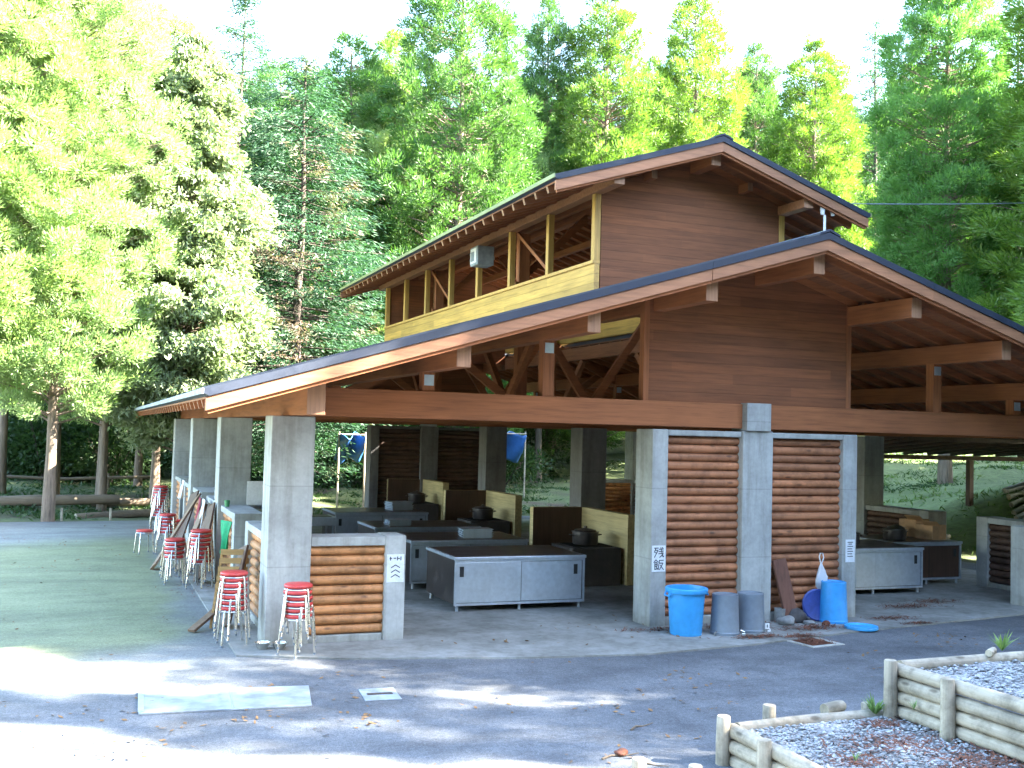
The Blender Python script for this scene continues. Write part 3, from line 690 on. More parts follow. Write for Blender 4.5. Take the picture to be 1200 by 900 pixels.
plank('plank', 'weathered board leaning behind the second stool stack', (1.62,13.35,.04), (1.84,13.6,.98), .34, .03, M['dark_plank'], up=(-1,-.1,.2))
plank('plank', 'short red-brown offcut lying beside the second stool stack', (1.2,13.2,.03), (1.55,13.6,.22), .10, .035, M['old_plank'])
plank('plank', 'brown board leaning against the right log panel', (8.96,11.98,.04), (8.83,12.13,.86), .21, .05, M['board_brown'], up=(0,-1,.1))
cr = thing('slatted_panel', 'honey-coloured slatted wooden panel leaning on the side half-wall behind the second stool stack', 'panel', (1.60, 13.45, 0), R_(-12))
for dx in (-.15,.15): MB().bar((dx,0,.0),(dx+.10,.14,.95),.03,.045,(0,-1,.1)).obj('frame_rail', M['crate_wood'], cr)
for k in range(5):
    q = .50+.105*k; MB().bar((-.17+.105*q,.147*q-.03,q),(.19+.105*q,.147*q-.03,q),.016,.07,(0,.15,1)).obj('slat', M['crate_wood'], cr)
def cloth(name, label, cat, x, y, z, w_, h_, mat, taper=.3):
    n, k_ = 10, 12; vs = []; fs = []
    for i in range(k_+1):
        t_ = i/k_
        for j in range(n+1):
            u = j/n-.5; ww = w_*(1-taper*t_)
            vs.append((x - .05*math.sin(u*9+1)*t_ - .02 - .05*t_, y+u*ww+.02*math.sin(t_*5), z - h_*t_*(1-.15*abs(math.sin(u*6)))))
    for i in range(k_):
        for j in range(n): q = i*(n+1)+j; fs.append((q, q+1, q+n+2, q+n+1))
    mb = MB(); mb.add(vs, fs, 0, True); o = mb.obj(name, mat); sm = o.modifiers.new('t', 'SOLIDIFY'); sm.thickness = .012
    return tag(o, label, cat)
gc = cloth('green_cloth', 'bright green net cloth hanging from the side half-wall', 'cloth', 0, 0, .98, .34, .5, M['green_cloth'], .7)
gc.location = (1.93, 16.15, .10); gc.rotation_euler = (0, 0, R_(22))
cloth('hung_towel', 'white towel hanging on the side wall beyond the green cloth', 'towel', 1.86, 18.75, 1.22, .4, .55, M['white_cloth'], .5)
cloth('hung_towel', 'dark red towel hanging beside the white one', 'towel', 1.86, 19.45, 1.2, .35, .6, M['maroon_cloth'], .4)
cloth('hung_towel', 'small white cloth draped at the far pillar', 'towel', 1.86, 23.2, 1.32, .5, .4, M['white_cloth'], .5)
nb = thing('notice_sheet', 'white sheet hung in the side opening behind the corner pillar', 'notice', (2.36, 16.35, 1.30))
MB().box(-.14,.14,0,.012,0,.36).obj('sheet', M['white_paint'], nb)
MB().box(.15,.30,-.02,.01,.02,.30).obj('side_board', M['old_plank'], nb)
tn = thing('tin', 'yellow-green tin on the near half-wall ledge', 'tin', (2.22, 13.35, 1.235)); MB().lathe([(0,0),(.11,0),(.11,.06),(.115,.062),(.115,.075),(0,.08)], 24).obj('tin_body', M['tin_yellow'], tn)
tn = thing('cup', 'green cup on the ledge at the second side pillar', 'cup', (2.0, 16.9, 1.235)); MB().lathe([(0,0),(.035,0),(.045,.1),(.04,.1),(.03,.01),(0,.01)], 16).obj('cup_body', M['glass_green'], tn)
for i, (x, y) in enumerate(((1.92,12.02),(2.1,11.96))):
    bw = thing('metal_bowl', ['small metal bowl on the ground behind the two front stacks','small metal bowl touching the foot of the corner pillar'][i], 'bowl', (x-.06,y-.02,.022))
    MB().lathe([(0,0),(.05,0),(.085,.07),(.09,.07),(.09,.076),(.082,.076),(.048,.006),(0,.006)], 20).obj('bowl_body', M['chrome'], bw)

# ------------------------------------------------------------------ bins and things in front
bk = thing('bucket', 'large open blue bucket standing by the left frame post', 'bucket', (7.07, 11.62, FZ))
MB().lathe([(0,.01),(.185,.01),(.195,0),(.20,.012),(.235,.52),(.262,.525),(.27,.54),(.27,.575),(.26,.585),(.232,.585),(.225,.55),(.19,.03),(0,.03)], 40).obj('bucket_body', M['blue_plastic'], bk)
for s in (-1,1): MB().tube([(s*.262,-.06,.53),(s*.285,-.05,.49),(s*.285,.05,.49),(s*.262,.06,.53)], .012, 8).obj('handle', M['blue_plastic'], bk)
def upturned(name, label, loc, mat, r0, r1, h, rz=0, latches=True):
    t = thing(name, label, 'bucket', loc, rz)
    MB().lathe([(r0*1.03,0),(r0*1.04,.03),(r0*1.01,.035),(r0,.045),(r1,h-.03),(r1,h),(r1-.015,h+.004),(r1-.02,h-.008),(0,h-.008)], 36).obj('bucket_body', mat, t)
    if latches:
        for a in (.15,.85): 
            l = MB(); q = Vector((math.cos(math.pi*(1+a)), math.sin(math.pi*(1+a)), 0)); p = q*r0*1.1
            l.tube([p+Vector((0,0,.05)), p+q*.05+Vector((0,0,.03)), p+q*.06+Vector((0,0,.008)), p+q*.02+Vector((0,0,.006))], .008, 6); l.obj('handle', M['chrome'], t)
    return t
upturned('bucket', 'grey upturned bucket next to the blue open bucket', (7.58,11.52,FZ), M['grey_plastic'], .182, .165, .50)
b2 = upturned('bucket', 'grey upturned bucket with a white sticker by the middle pillar', (8.02,11.60,FZ), M['grey_plastic'], .185, .168, .49)
st = MB(); st.box(.08,.14,-.218,-.212,.06,.13); st.box(.098,.122,-.2195,-.2185,.075,.115,1); st.obj('sticker', [M['white_paint'], M['grey_plastic']], b2)
upturned('bucket', 'blue upturned bucket by the right frame post', (9.58,11.90,FZ), M['blue_plastic'], .188, .168, .55, latches=False)
ld = thing('round_cover', 'round light blue lid lying at the edge of the slab', 'lid', (9.62, 11.38, FZ))
MB().lathe([(0,.03),(.07,.03),(.09,.018),(.17,.018),(.195,.04),(.215,.04),(.22,.012),(.215,0),(0,0)], 36).obj('lid_disc', M['blue_lid'], ld)
ld = thing('round_cover', 'dark blue lid leaning behind the blue upturned bucket', 'lid', (9.40, 12.02, FZ+.0))
mb = MB(); mb.lathe([(0,.02),(.17,.02),(.2,.03),(.22,.02),(.22,0),(0,0)], 32); o = mb.obj('lid_disc', M['navy_plastic'], ld); o.location = (0,.0,.215); o.rotation_euler = (R_(80),0,R_(-15))
bag = thing('plastic_bag', 'clear white plastic bag hanging from a nail on the right log panel', 'bag', (9.50, 12.10, .82))
prof = [(.012,0),(.02,-.04),(.055,-.12),(.085,-.2),(.09,-.27),(.075,-.33),(.03,-.40),(0,-.44)]
mb = MB(); n = 20; vs = []; fs = []
for i, (r, z) in enumerate(prof):
    for k in range(n):
        a = 2*math.pi*k/n; rr = r*(1+.18*math.sin(3*a+i)+.1*math.sin(7*a+2*i)); vs.append((rr*math.cos(a), rr*math.sin(a)*.55-.03, z))
for i in range(len(prof)-1):
    for k in range(n): fs.append((i*n+k, i*n+(k+1) % n, (i+1)*n+(k+1) % n, (i+1)*n+k))
mb.add(vs, fs, 0, True); mb.obj('bag_body', M['plastic_bag'], bag)
MB().tube([(-.012,-.03,-.01),(-.035,-.03,.07),(-.02,-.03,.12),(.02,-.03,.12),(.04,-.03,.06),(.012,-.03,-.01)], .008, 6).obj('bag_loop', M['white_paint'], bag)
MB().tube([(0,.04,.10),(0,-.05,.115)], .006, 6).obj('nail', M['rust'], bag)
def rock(label, loc, sx_, sy_, sz_, mat, seed):
    r2 = random.Random(seed); bm = bmesh.new(); bmesh.ops.create_icosphere(bm, subdivisions=3, radius=1)
    ph = [r2.uniform(0,6) for _ in range(6)]
    for v in bm.verts:
        c = v.co; k = 1+.12*math.sin(3*c.x+ph[0])*math.sin(2.5*c.y+ph[1])+.08*math.sin(5*c.z+ph[2]+3*c.x)+.04*math.sin(9*c.y+ph[3])
        v.co = Vector((c.x*sx_*k, c.y*sy_*k, max(c.z*k, -.6)*sz_))
    me = bpy.data.meshes.new('rock'); bm.to_mesh(me); bm.free(); me.materials.append(mat); me.polygons.foreach_set('use_smooth', [True]*len(me.polygons))
    o = bpy.data.objects.new('rock', me); C.objects.link(o); o.location = (loc[0], loc[1], loc[2]+.6*sz_); tag(o, label, 'rock')
rock('smooth grey stone lying in front of the middle pillar', (8.78,11.86,FZ), .125,.09,.075, M['rock'], 3)
rock('dark rough stone by the foot of the leaning board', (9.02,12.0,FZ), .16,.10,.12, M['rock_dark'], 5)
rock('small dark stone right of the leaning board', (9.22,12.06,FZ), .10,.07,.06, M['rock_dark'], 8)
rock('pale flat stone under the right log panel', (9.12,11.82,FZ), .10,.07,.035, M['rock'], 9)
rock('small rust-brown stone in the red litter', (9.3,11.7,FZ), .06,.05,.04, M['rust'], 12)
t = thing('pipe_offcut', 'short grey pipe standing upright beside the middle pillar', 'pipe', (8.80, 12.04, FZ)); MB().lathe([(.07,0),(.075,0),(.075,.19),(.055,.19),(.055,.02)], 20).obj('pipe_wall', M['rock'], t)

# drain, ground plates
dr = thing('drain', 'square drain with a rusty cover and concrete rim at the slab edge', 'drain', (8.42, 10.84, 0), R_(8))
mb = MB(); mb.box(-.27,.27,-.27,-.20,-.04,.012); mb.box(-.27,.27,.20,.27,-.04,.012); mb.box(-.27,-.20,-.20,.20,-.04,.012); mb.box(.20,.27,-.20,.20,-.04,.012); mb.obj('rim', M['concrete_pale'], dr, .006)
mb = MB(); mb.box(-.196,.196,-.196,.196,-.03,.006)
for k in range(7): mb.box(-.18,.18,-.165+k*.05,-.145+k*.05,.0065,.012)
mb.obj('cover', M['rust'], dr)
pl = thing('ground_plate', 'large pale steel plate lying flat on the asphalt at lower left', 'plate', (0,0,.002))
q = [(.47,9.62),(1.93,9.49),(2.04,10.22),(.50,10.42)]
MB().prism(q, 'z', 0, .018).obj('plate_sheet', M['plate'], pl, .004)
MB().bar((.49,9.66,.019),(.52,10.38,.019),.05,.006).obj('plate_edging', M['steel'], pl); MB().bar((1.25,9.57,.019),(1.31,10.28,.019),.012,.004).obj('plate_joint', M['steel'], pl)
pl = thing('ground_plate', 'small rectangular metal cover in the asphalt right of the large plate', 'plate', (2.62,9.75,.002), R_(-5))
mb = MB(); mb.box(-.17,.17,-.22,.22,0,.010); mb.obj('plate_sheet', M['plate'], pl, .003)
mb = MB(); mb.box(-.12,.12,-.03,.03,.0102,.014); mb.obj('lift_bar', M['steel_dark'], pl)

# ------------------------------------------------------------------ log-edged terraces at lower right
def log_edge(name, label, x, y_far, y_near, z0, n, z_far_log_x, posts, far_posts):
    t = thing(name, label, 'retaining wall', (x, y_far, z0), 0, 'log-edged gravel terraces')
    d = .112
    for k in range(n):
        ys_ = [0, -1.1, -2.3, -3.4]
        o = MB().tube([(rnd.uniform(-.006,.006), y+.02, (k+.5)*d+rnd.uniform(-.004,.004)) for y in ys_], [d*.5*rnd.uniform(.93,1.05) for _ in ys_], 12, 0, True, 1).obj('log', [M['post_wood_y'], M['post_end']], t)
    o = MB().tube([(.05,.02,(n-.5)*d+.004),(z_far_log_x*.5,.035,(n-.5)*d+.012),(z_far_log_x,.05,(n-.5)*d)], d*.5, 12, 0, True, 1).obj('log', [M['post_wood_x'], M['post_end']], t)
    o = MB().tube([(.05,.035,(n-1.5)*d+.004),(z_far_log_x,.06,(n-1.5)*d)], d*.5, 12, 0, True, 1).obj('log', [M['post_wood_x'], M['post_end']], t)
    for (px, py, ph) in posts + far_posts:
        MB().tube([(px,py,-.1),(px+rnd.uniform(-.008,.008),py,ph*.5),(px,py,ph-.008),(px,py,ph)], [.056,.054,.052,.046], 14, 0, True, 1).obj('post', [M['post_wood_z'], M['post_end']], t)
    return t
Z1, Z2 = .30, .69
log_edge('log_terrace', 'lower log terrace edge with gravel behind, at the bottom of the picture', 4.68, 6.97, 4, -.03, 3, 1.55, [(-.075,.02,.40),(-.085,-.52,.37),(-.085,-1.55,.36)], [(.45,.17,.41),(1.42,.16,.36)])
log_edge('log_terrace', 'upper log terrace edge with four stacked logs, at the right', 6.22, 6.92, 4, Z1-.04, 4, 4.6, [(-.085,-.02,.47),(-.09,-.64,.46),(-.09,-1.6,.46)], [(2.0,.17,.42)])
log_edge('log_terrace', 'lowest log terrace edge just showing at the bottom edge', 3.35, 6.55, 4, -.22, 2, 1.3, [(-.08,0,.2)], [(.38,.18,.42),(.85,.18,.33)])
m, nt, b, out = new_mat('gravel'); v = coords(nt)
vo = N(nt, 'ShaderNodeTexVoronoi'); vo.inputs['Scale'].default_value = 38; nt.links.new(v, vo.inputs['Vector'])
c = ramp(nt, vo.outputs['Color'], [(.1, (.13,.13,.135)), (.5, (.27,.275,.28)), (.9, (.48,.48,.47))])
c = mix(nt, .6, c, ramp(nt, noise(nt, v, 2.2, 4), [(.35, (.55,.5,.45)), (.6, (1.1,1.1,1.1))]), 'MULTIPLY')
nt.links.new(c, b.inputs['Base Color']); b.inputs['Roughness'].default_value = .95; bump(nt, b, vo.outputs['Distance'], -.9, .02); M['gravel'] = m
def bed(x0, x1, y0, y1, z):
    n_x, n_y = 40, 50; V_ = []; 
    for j in range(n_y+1):
        for i in range(n_x+1):
            x = x0+(x1-x0)*i/n_x; y = y0+(y1-y0)*j/n_y
            V_.append((x, y, z+.012*math.sin(x*7+y*3)+.01*math.sin(y*9-x*4)))
    I = np.arange((n_x+1)*(n_y+1)).reshape(n_y+1, n_x+1)
    F_ = np.stack([I[:-1,:-1], I[:-1,1:], I[1:,1:], I[1:,:-1]], -1).reshape(-1,4)
    o = bpy.data.objects.new('gravel_bed', np_mesh('gravel_bed', np.array(V_), F_, [M['gravel']])); C.objects.link(o); tag(o, kind='structure')
bed(4.70, 6.26, 3.6, 6.98, Z1-.045); bed(6.24, 11, 3.6, 6.95, Z2-.05); bed(3.37, 4.70, 3.6, 6.5, -.01+.03)
# loose gravel stones
rs = np.random.RandomState(4)
def scatter_stones(name, boxes, mat, r0, r1):
    ico = np.array([(0,0,1),(.9,0,.3),(.28,.85,.3),(-.72,.53,.3),(-.72,-.53,.3),(.28,-.85,.3),(0,0,-.4)])
    fc = np.array([(0,1,2),(0,2,3),(0,3,4),(0,4,5),(0,5,1),(6,2,1),(6,3,2),(6,4,3),(6,5,4),(6,1,5)])
    Vs, Fs = [], []; o = 0
    for (x0,x1,y0,y1,z,n) in boxes:
        p = rs.rand(n,3)*np.array([x1-x0,y1-y0,.012])+np.array([x0,y0,z]); r = r0+(r1-r0)*rs.rand(n)**2; a = rs.rand(n)*6.28
        for k in range(n):
            c_, s_ = math.cos(a[k]), math.sin(a[k]); q = ico*np.array([r[k]*1.3,r[k]*.9,r[k]*.7])*(1+.3*(rs.rand(7,1)-.5))
            q = np.stack([q[:,0]*c_-q[:,1]*s_, q[:,0]*s_+q[:,1]*c_, q[:,2]], 1)+p[k]
            Vs.append(q); Fs.append(fc+o); o += 7
    ob = bpy.data.objects.new(name, np_mesh(name, np.concatenate(Vs), np.concatenate(Fs), [mat])); C.objects.link(ob); tag(ob, kind='stuff'); return ob
scatter_stones('gravel', [(4.74,6.18,4.6,6.92,Z1-.04,4200),(6.3,9.5,4.6,6.88,Z2-.045,6500),(3.42,4.6,4.8,6.45,.02,1200)], M['gravel_stone'], .010, .026)

# litter: needles, brown leaves
def scatter_strips(name, spots, mat, L, W, z_jit=.02):
    Vs, Fs = [], []; o = 0
    for (cx, cy, rx, ry, z, n) in spots:
        p = np.stack([cx+rx*rs.randn(n)*.5, cy+ry*rs.randn(n)*.5, z+.004+z_jit*rs.rand(n)], 1); a = rs.rand(n)*6.28; l = L*(.5+rs.rand(n)); w_ = W*(.6+.8*rs.rand(n))
        d = np.stack([np.cos(a), np.sin(a), .25*rs.randn(n)], 1); e = np.stack([-np.sin(a), np.cos(a), .2*rs.randn(n)], 1)
        A = p-d*l[:,None]/2; B_ = p+e*w_[:,None]/2; C_ = p+d*l[:,None]/2; D_ = p-e*w_[:,None]/2
        for q in (A,B_,C_,D_): q[:,2] = np.maximum(q[:,2], z+.003)
        V_ = np.stack([A,B_,C_,D_], 1).reshape(-1,3); F_ = np.arange(4*n).reshape(n,4)+o; Vs.append(V_); Fs.append(F_); o += 4*n
    ob = bpy.data.objects.new(name, np_mesh(name, np.concatenate(Vs), np.concatenate(Fs), [mat])); C.objects.link(ob); tag(ob, kind='stuff'); return ob
scatter_strips('needle_litter', [(7.85,11.2,.35,.1,FZ,260),(8.45,11.1,.3,.1,FZ,200),(8.95,11.55,.5,.18,FZ,420),(8.42,10.84,.22,.2,.012,160),(9.1,12.02,.4,.1,FZ,260),(7.3,11.95,.9,.12,FZ,300),(10.6,11.9,.4,.15,FZ,220),(11.6,12.7,.5,.2,FZ,300),(12.4,13.0,.5,.2,FZ,260),(10.7,11.5,.3,.08,FZ,140),
    (5.6,6.3,.5,.25,Z1-.035,420),(5.95,5.75,.4,.4,Z1-.035,600),(5.6,5.6,.3,.2,Z1-.035,220),(5.05,6.0,.25,.15,Z1-.035,180),(5.9,6.75,.25,.1,Z1-.035,160),(8.2,6.75,.5,.1,Z2-.04,160),(7.4,5.6,.6,.2,Z2-.04,160),(1.5,18,.5,3,.004,200)], M['litter'], .075, .012)
sp = [(rnd.uniform(-2,12), rnd.uniform(7.2,10.8), .5, .25, .003, rnd.randint(3,11)) for _ in range(75)] + [(rnd.uniform(-8,1.5), rnd.uniform(12,27), .8, .8, .003, rnd.randint(3,12)) for _ in range(50)] + [(rnd.uniform(4,7), rnd.uniform(11.2,13), .6, .3, FZ, rnd.randint(2,6)) for _ in range(10)]
scatter_strips('fallen_leaves', sp, M['brown_leaf'], .055, .03, .012)
for i, (x, y, a, l) in enumerate(((4.35,8.0,.5,.32),(3.75,7.35,.2,.35),(3.95,7.2,-.6,.25))):
    pts = [(x+math.cos(a)*l*t, y+math.sin(a)*l*t+.03*math.sin(t*5), .012+.01*math.sin(t*9)) for t in (0,.3,.6,1)]
    tag(MB().tube(pts, [.009,.008,.006,.003], 6).obj('twig', M['fallen_wood']), ['dry twig on the asphalt above the log terraces','bent dry twig on the asphalt near the bottom edge','short dry twig beside the bent one'][i], 'twig')
def stub(label, loc, l, r, a):
    d = Vector((math.cos(a), math.sin(a), .05))*l/2; p = Vector(loc)
    tag(MB().tube([p-d, p, p+d*.8, p+d], [r, r*1.05, r*.9, r*.55], 10, 0, True, 1).obj('log_stub', [M['post_wood_x'], M['post_end']]), label, 'log')
rock('reddish clod of litter on the asphalt near the bottom edge', (3.95,7.42,.003), .06,.045,.03, M['rust'], 31)
stub('short broken log lying at the far edge of the lower terrace', (5.72,7.08,Z1+.03), .24, .05, .2)
stub('split log end on the rim of the upper terrace, left of the weed', (7.25,6.93,Z2+.045), .17, .03, .5)
stub('short log end on the rim of the upper terrace, right of the weed', (8.35,6.96,Z2+.05), .16, .035, -.1)

# weeds
def weed(label, loc, n, h, mat, name='weed', cat='weed'):
    V_, F_ = [], []; r2 = random.Random(hash(loc) & 999)
    for i in range(n):
        a = r2.uniform(0,6.28); lean = r2.uniform(.3,1.0); L = h*r2.uniform(.6,1); wd = L*.055
        d = Vector((math.cos(a)*lean, math.sin(a)*lean, 1)).normalized(); sd = Vector((-math.sin(a), math.cos(a), 0)); o = len(V_)
        p = [Vector((0,0,0)), d*L*.5, d*L-Vector((0,0,L*.15*lean))]
        V_ += [p[0]-sd*wd*.2, p[0]+sd*wd*.2, p[1]+sd*wd, p[1]-sd*wd, p[2]+sd*wd*.12, p[2]-sd*wd*.12]; F_ += [(o,o+1,o+2,o+3),(o+3,o+2,o+4,o+5)]
    mb = MB(); mb.add(V_, F_); o = mb.obj(name, mat); o.location = loc; tag(o, label, cat)
weed('pale green weed growing up beyond the upper terrace edge', (8.72,7.05,.0), 9, 1.0, M['weed_leaf']) if False else None
weed('pale leafy weed rising at the asphalt edge beyond the upper terrace', (7.55,7.1,Z2-.0), 20, .24, M['weed_leaf'])
weed('small green weed at the foot of the upper log wall', (6.12,6.3,Z1-.03), 16, .12, M['weed_leaf'])
weed('small weed in the lower gravel bed', (5.05,6.02,Z1-.03), 12, .10, M['weed_leaf'])
weed('dry grassy tuft at the corner of the two terraces', (6.05,6.98,Z1-.03), 46, .2, M['weed_leaf'])
weed('tiny green shoot growing between the upper logs', (6.12,6.62,Z1+.10), 10, .10, M['weed_leaf'])

# ------------------------------------------------------------------ lean-to and steps at the right
lt = thing('lean_to', 'low open shelter with log rafters beyond the right side of the cookhouse', 'shelter', (0,0,0))
for x in (22.2, 26.8): MB().box(x-.07, x+.07, 21.93, 22.07, ground_z(x,22)-.1, 2.08).obj('post', M['dark_plank'], lt)
for x in (26.8,): MB().box(x-.07, x+.07, 17.7, 17.84, ground_z(x,17.8)-.1, 2.56).obj('post', M['dark_plank'], lt)
MB().box(16.15, 27.4, 21.92, 22.08, 2.082, 2.20).obj('beam', M['dark_plank'], lt); MB().box(16.15, 27.4, 17.7, 17.84, 2.56, 2.66).obj('beam', M['dark_plank'], lt)
for k in range(14):
    x = 16.3+k*.82; MB().tube([(x,17.4,2.725),(x,22.5,2.235)], .05, 10).obj('rafter', M['dark_plank'], lt)
MB().prism([(17.3,2.79),(22.6,2.28),(22.6,2.29),(17.3,2.80)], 'x', 16.1, 27.5).obj('roof_sheet', M['lean_roof'], lt)
stp = thing('log_steps', 'pale log-edged steps climbing the grassy slope at far right', 'steps', (0,0,0))
for k in range(7):
    y = 20.0+.36*k; x = 22.6+.30*k; z = ground_z(x+.4,y)+.05
    MB().tube([(x-.9,y-.1,ground_z(x-.9,y-.1)+.06),(x+.4,y,z+.02),(x+1.9,y+.1,max(z,ground_z(x+1.9,y+.1)+.06))], .075, 10, 0, True, 1).obj('step_log', [M['concrete_pale'], M['post_end']], stp)
rk = thing('log_rack', 'stack of thin pale logs on the ground behind the right half-wall', 'log pile', (18.6,19.4,ground_z(18.6,19.4)), .5)
for k in range(7): MB().tube([(-.9,(k % 3)*.13,.06+.11*(k//3)),(.9,(k % 3)*.13+.02,.06+.11*(k//3))], .055, 10, 0, True, 1).obj('log', [M['post_wood_x'], M['post_end']], rk)

# ------------------------------------------------------------------ trees
def frames(d):
    """unit vectors d (n,3) -> two perpendiculars"""
    r = np.where(np.abs(d[:,2:3]) < .9, np.array([[0,0,1.]]), np.array([[1.,0,0]]))
    a = np.cross(d, r); a /= np.linalg.norm(a, axis=1, keepdims=True)+1e-9; return a, np.cross(a, d)
def leaf_tris(P, D, L, W, rs_):
    a, b_ = frames(D); t = rs_.rand(len(P),1)*6.28; s = a*np.cos(t)+b_*np.sin(t)
    base = P-D*L*.4; tip = P+D*L*.6
    V_ = np.stack([base, P+s*W*.5, tip, P-s*W*.5], 1)
    return V_
def crown_mesh(name, mat, h, r, seed, base=.12, kind='cedar', dens=1.0, leafL=.16, leafW=.030):
    rs_ = np.random.RandomState(seed); Ps, Ds, Ls = [], [], []
    br = MB()
    z = h*base; lop = rs_.rand(4)*6.28
    while z < h*.985:
        t = (z-h*base)/(h*(1-base))
        if kind == 'cedar': rad = r*min(1, .6+t*3.0)*(1-t**4.2)**.95*(1+.16*math.sin(z*2.1+lop[0]))
        elif kind == 'cypress': rad = r*min(1, .65+t*2.0)*(1-t**1.9)**.85*(1+.15*math.sin(z*1.7+lop[0]))
        else: rad = r*min(1, .7+t*1.2)*(1-t**2.2)**.7*(1+.2*math.sin(z*1.9+lop[0]))
        rad = max(rad, .18); nb = max(3, int(3+rad*(3.6 if kind == 'cedar' else 2.6)*dens)); a0 = rs_.rand()*6.28
        for k in range(nb):
            a = a0+6.283*k/nb+rs_.randn()*.25; ln = rad*((.84+.24*rs_.rand()) if kind == 'cedar' else (.72+.42*rs_.rand()))*(1+.08*math.sin(2*a+lop[1])+.08*math.sin(3*a+z*.8+lop[2]))
            zz = z+rs_.randn()*.16
            up = {'cedar':.28,'cypress':-.02,'pale':.18}[kind]
            d = np.array([math.cos(a), math.sin(a), up+rs_.randn()*.08]); tip = np.array([0,0,zz])+d*ln
            if rs_.rand() < .5: br.tube([(0,0,zz-.1), tuple(np.array([0,0,zz])+d*ln*.5+np.array([0,0,-.04*ln])), tuple(tip)], [.035*(1-t)+.012, .02, .006], 4, 0, False)
            fr = (1.0,.62) if ln > .9 else (1.0,)
            for f in fr:
                if f < 1 and rs_.rand() < .35: continue
                c_ = np.array([0,0,zz])+d*ln*f
                cr_ = ((.24+.24*rs_.rand()) if kind == 'cedar' else (.26+.30*rs_.rand()))*(1-.35*t)*(1 if f == 1 else .9)
                n = int((190 if kind != 'cypress' else 80)*dens*(cr_/.38)**2*(1 if f == 1 else .7))
                if kind == 'cedar':
                    q = rs_.randn(n,3); q /= np.linalg.norm(q, axis=1, keepdims=True)+1e-9
                    rr = cr_*(.45+.6*rs_.rand(n,1)); off = q*rr*np.array([1.15,1.15,.85]); dd = q*.9+np.array([d[0]*.45,d[1]*.45,.55])+rs_.randn(n,3)*.25
                elif kind == 'cypress':
                    off = rs_.randn(n,3)*np.array([.55,.55,.13])*cr_*1.5; off[:,2] -= .22*np.hypot(off[:,0],off[:,1])
                    dd = np.array([d[0],d[1],-.35])+rs_.randn(n,3)*np.array([.5,.5,.3])
                else:
                    off = rs_.randn(n,3)*np.array([.55,.55,.22])*cr_*1.25; off[:,2] -= .15*np.hypot(off[:,0],off[:,1])
                    dd = np.array([d[0]*.8,d[1]*.8,-.15])+rs_.randn(n,3)*.5
                dd /= np.linalg.norm(dd, axis=1, keepdims=True)+1e-9
                Ps.append(c_+off); Ds.append(dd); Ls.append(leafL*(.6+.8*rs_.rand(n,1)))
        z += .36*(1-.35*t)/max(.6, dens**.5)
    P_ = np.concatenate(Ps); D_ = np.concatenate(Ds); L_ = np.concatenate(Ls)
    V_ = leaf_tris(P_, D_, L_, leafW*(L_/leafL), rs_)
    n = len(P_); F_ = np.arange(4*n).reshape(n,4)
    me = np_mesh(name, V_.reshape(-1,3), F_, [mat])
    return me, br
PROTO = {}
def proto(key, mat, h, r, seed, base, kind, dens=1.0, trunk_r=.2, bark_='bark', **kw):
    me, br = crown_mesh('crown', M[mat], h, r, seed, base, kind, dens, **kw)
    rs_ = random.Random(seed)
    br.tube([(.05*math.sin(i*1.3+seed)*i/8, .05*math.cos(i*1.7+seed)*i/8, -.35+(h*.97+.35)*i/8) for i in range(9)], [trunk_r*(1.35 if i == 0 else 1)*(1-.93*i/8)+.012 for i in range(9)], 12)
    PROTO[key] = (me, br.mesh('trunk', [M[bark_]]), h)
rsd = 100
for k, (h, r, base, mt) in enumerate([(17,2.5,.07,'cedar_leaf'),(19,2.3,.10,'cedar_leaf'),(16,2.1,.09,'cedar_leaf'),(18,2.7,.06,'cedar_leaf_deep'),(20,2.4,.14,'cedar_leaf_deep')]):
    proto('cedar%d' % k, mt, h, r, 21+k*7, base, 'cedar', 1.4)
proto('nearcedar0', 'cedar_leaf_sunlit', 18, 2.7, 77, .165, 'cedar', 1.6, .15, leafL=.14, leafW=.027)
proto('nearcedar1', 'cedar_leaf_sunlit', 19, 2.6, 83, .22, 'cedar', 1.6, .16, leafL=.14, leafW=.027)
proto('bigcedar', 'cedar_leaf_fresh', 20, 2.75, 91, .20, 'cedar', 1.6, .24)
proto('cypress0', 'cypress_leaf', 16, 2.6, 51, .08, 'cypress', 1.5, .2, 'bark_dark')
proto('cypress1', 'cypress_leaf_brown', 15, 3.0, 57, .10, 'cypress', 1.5, .2, 'bark_dark')
proto('pale0', 'pale_leaf', 13, 2.3, 61, .16, 'pale', 1.7, .16, leafL=.18, leafW=.062)
proto('thin0', 'cypress_leaf', 18, 1.5, 67, .10, 'pale', .8, .15, 'bark_dark')
def tree(key, x, y, top, label, group=None, rz=None, wide=1.0, name='cedar_tree', cat='tree'):
    me, tm, h = PROTO[key]; z = ground_z(x, y)-.05
    t = thing(name, label, cat, (x,y,z), rnd.uniform(0,6.28) if rz is None else rz, group)
    s = (top-z)/h; t.scale = (wide*s**.5, wide*s**.5, s)
    for n_, me_ in (('trunk', tm), ('crown', me)):
        o = bpy.data.objects.new(n_, me_); C.objects.link(o); o.parent = t
    return t
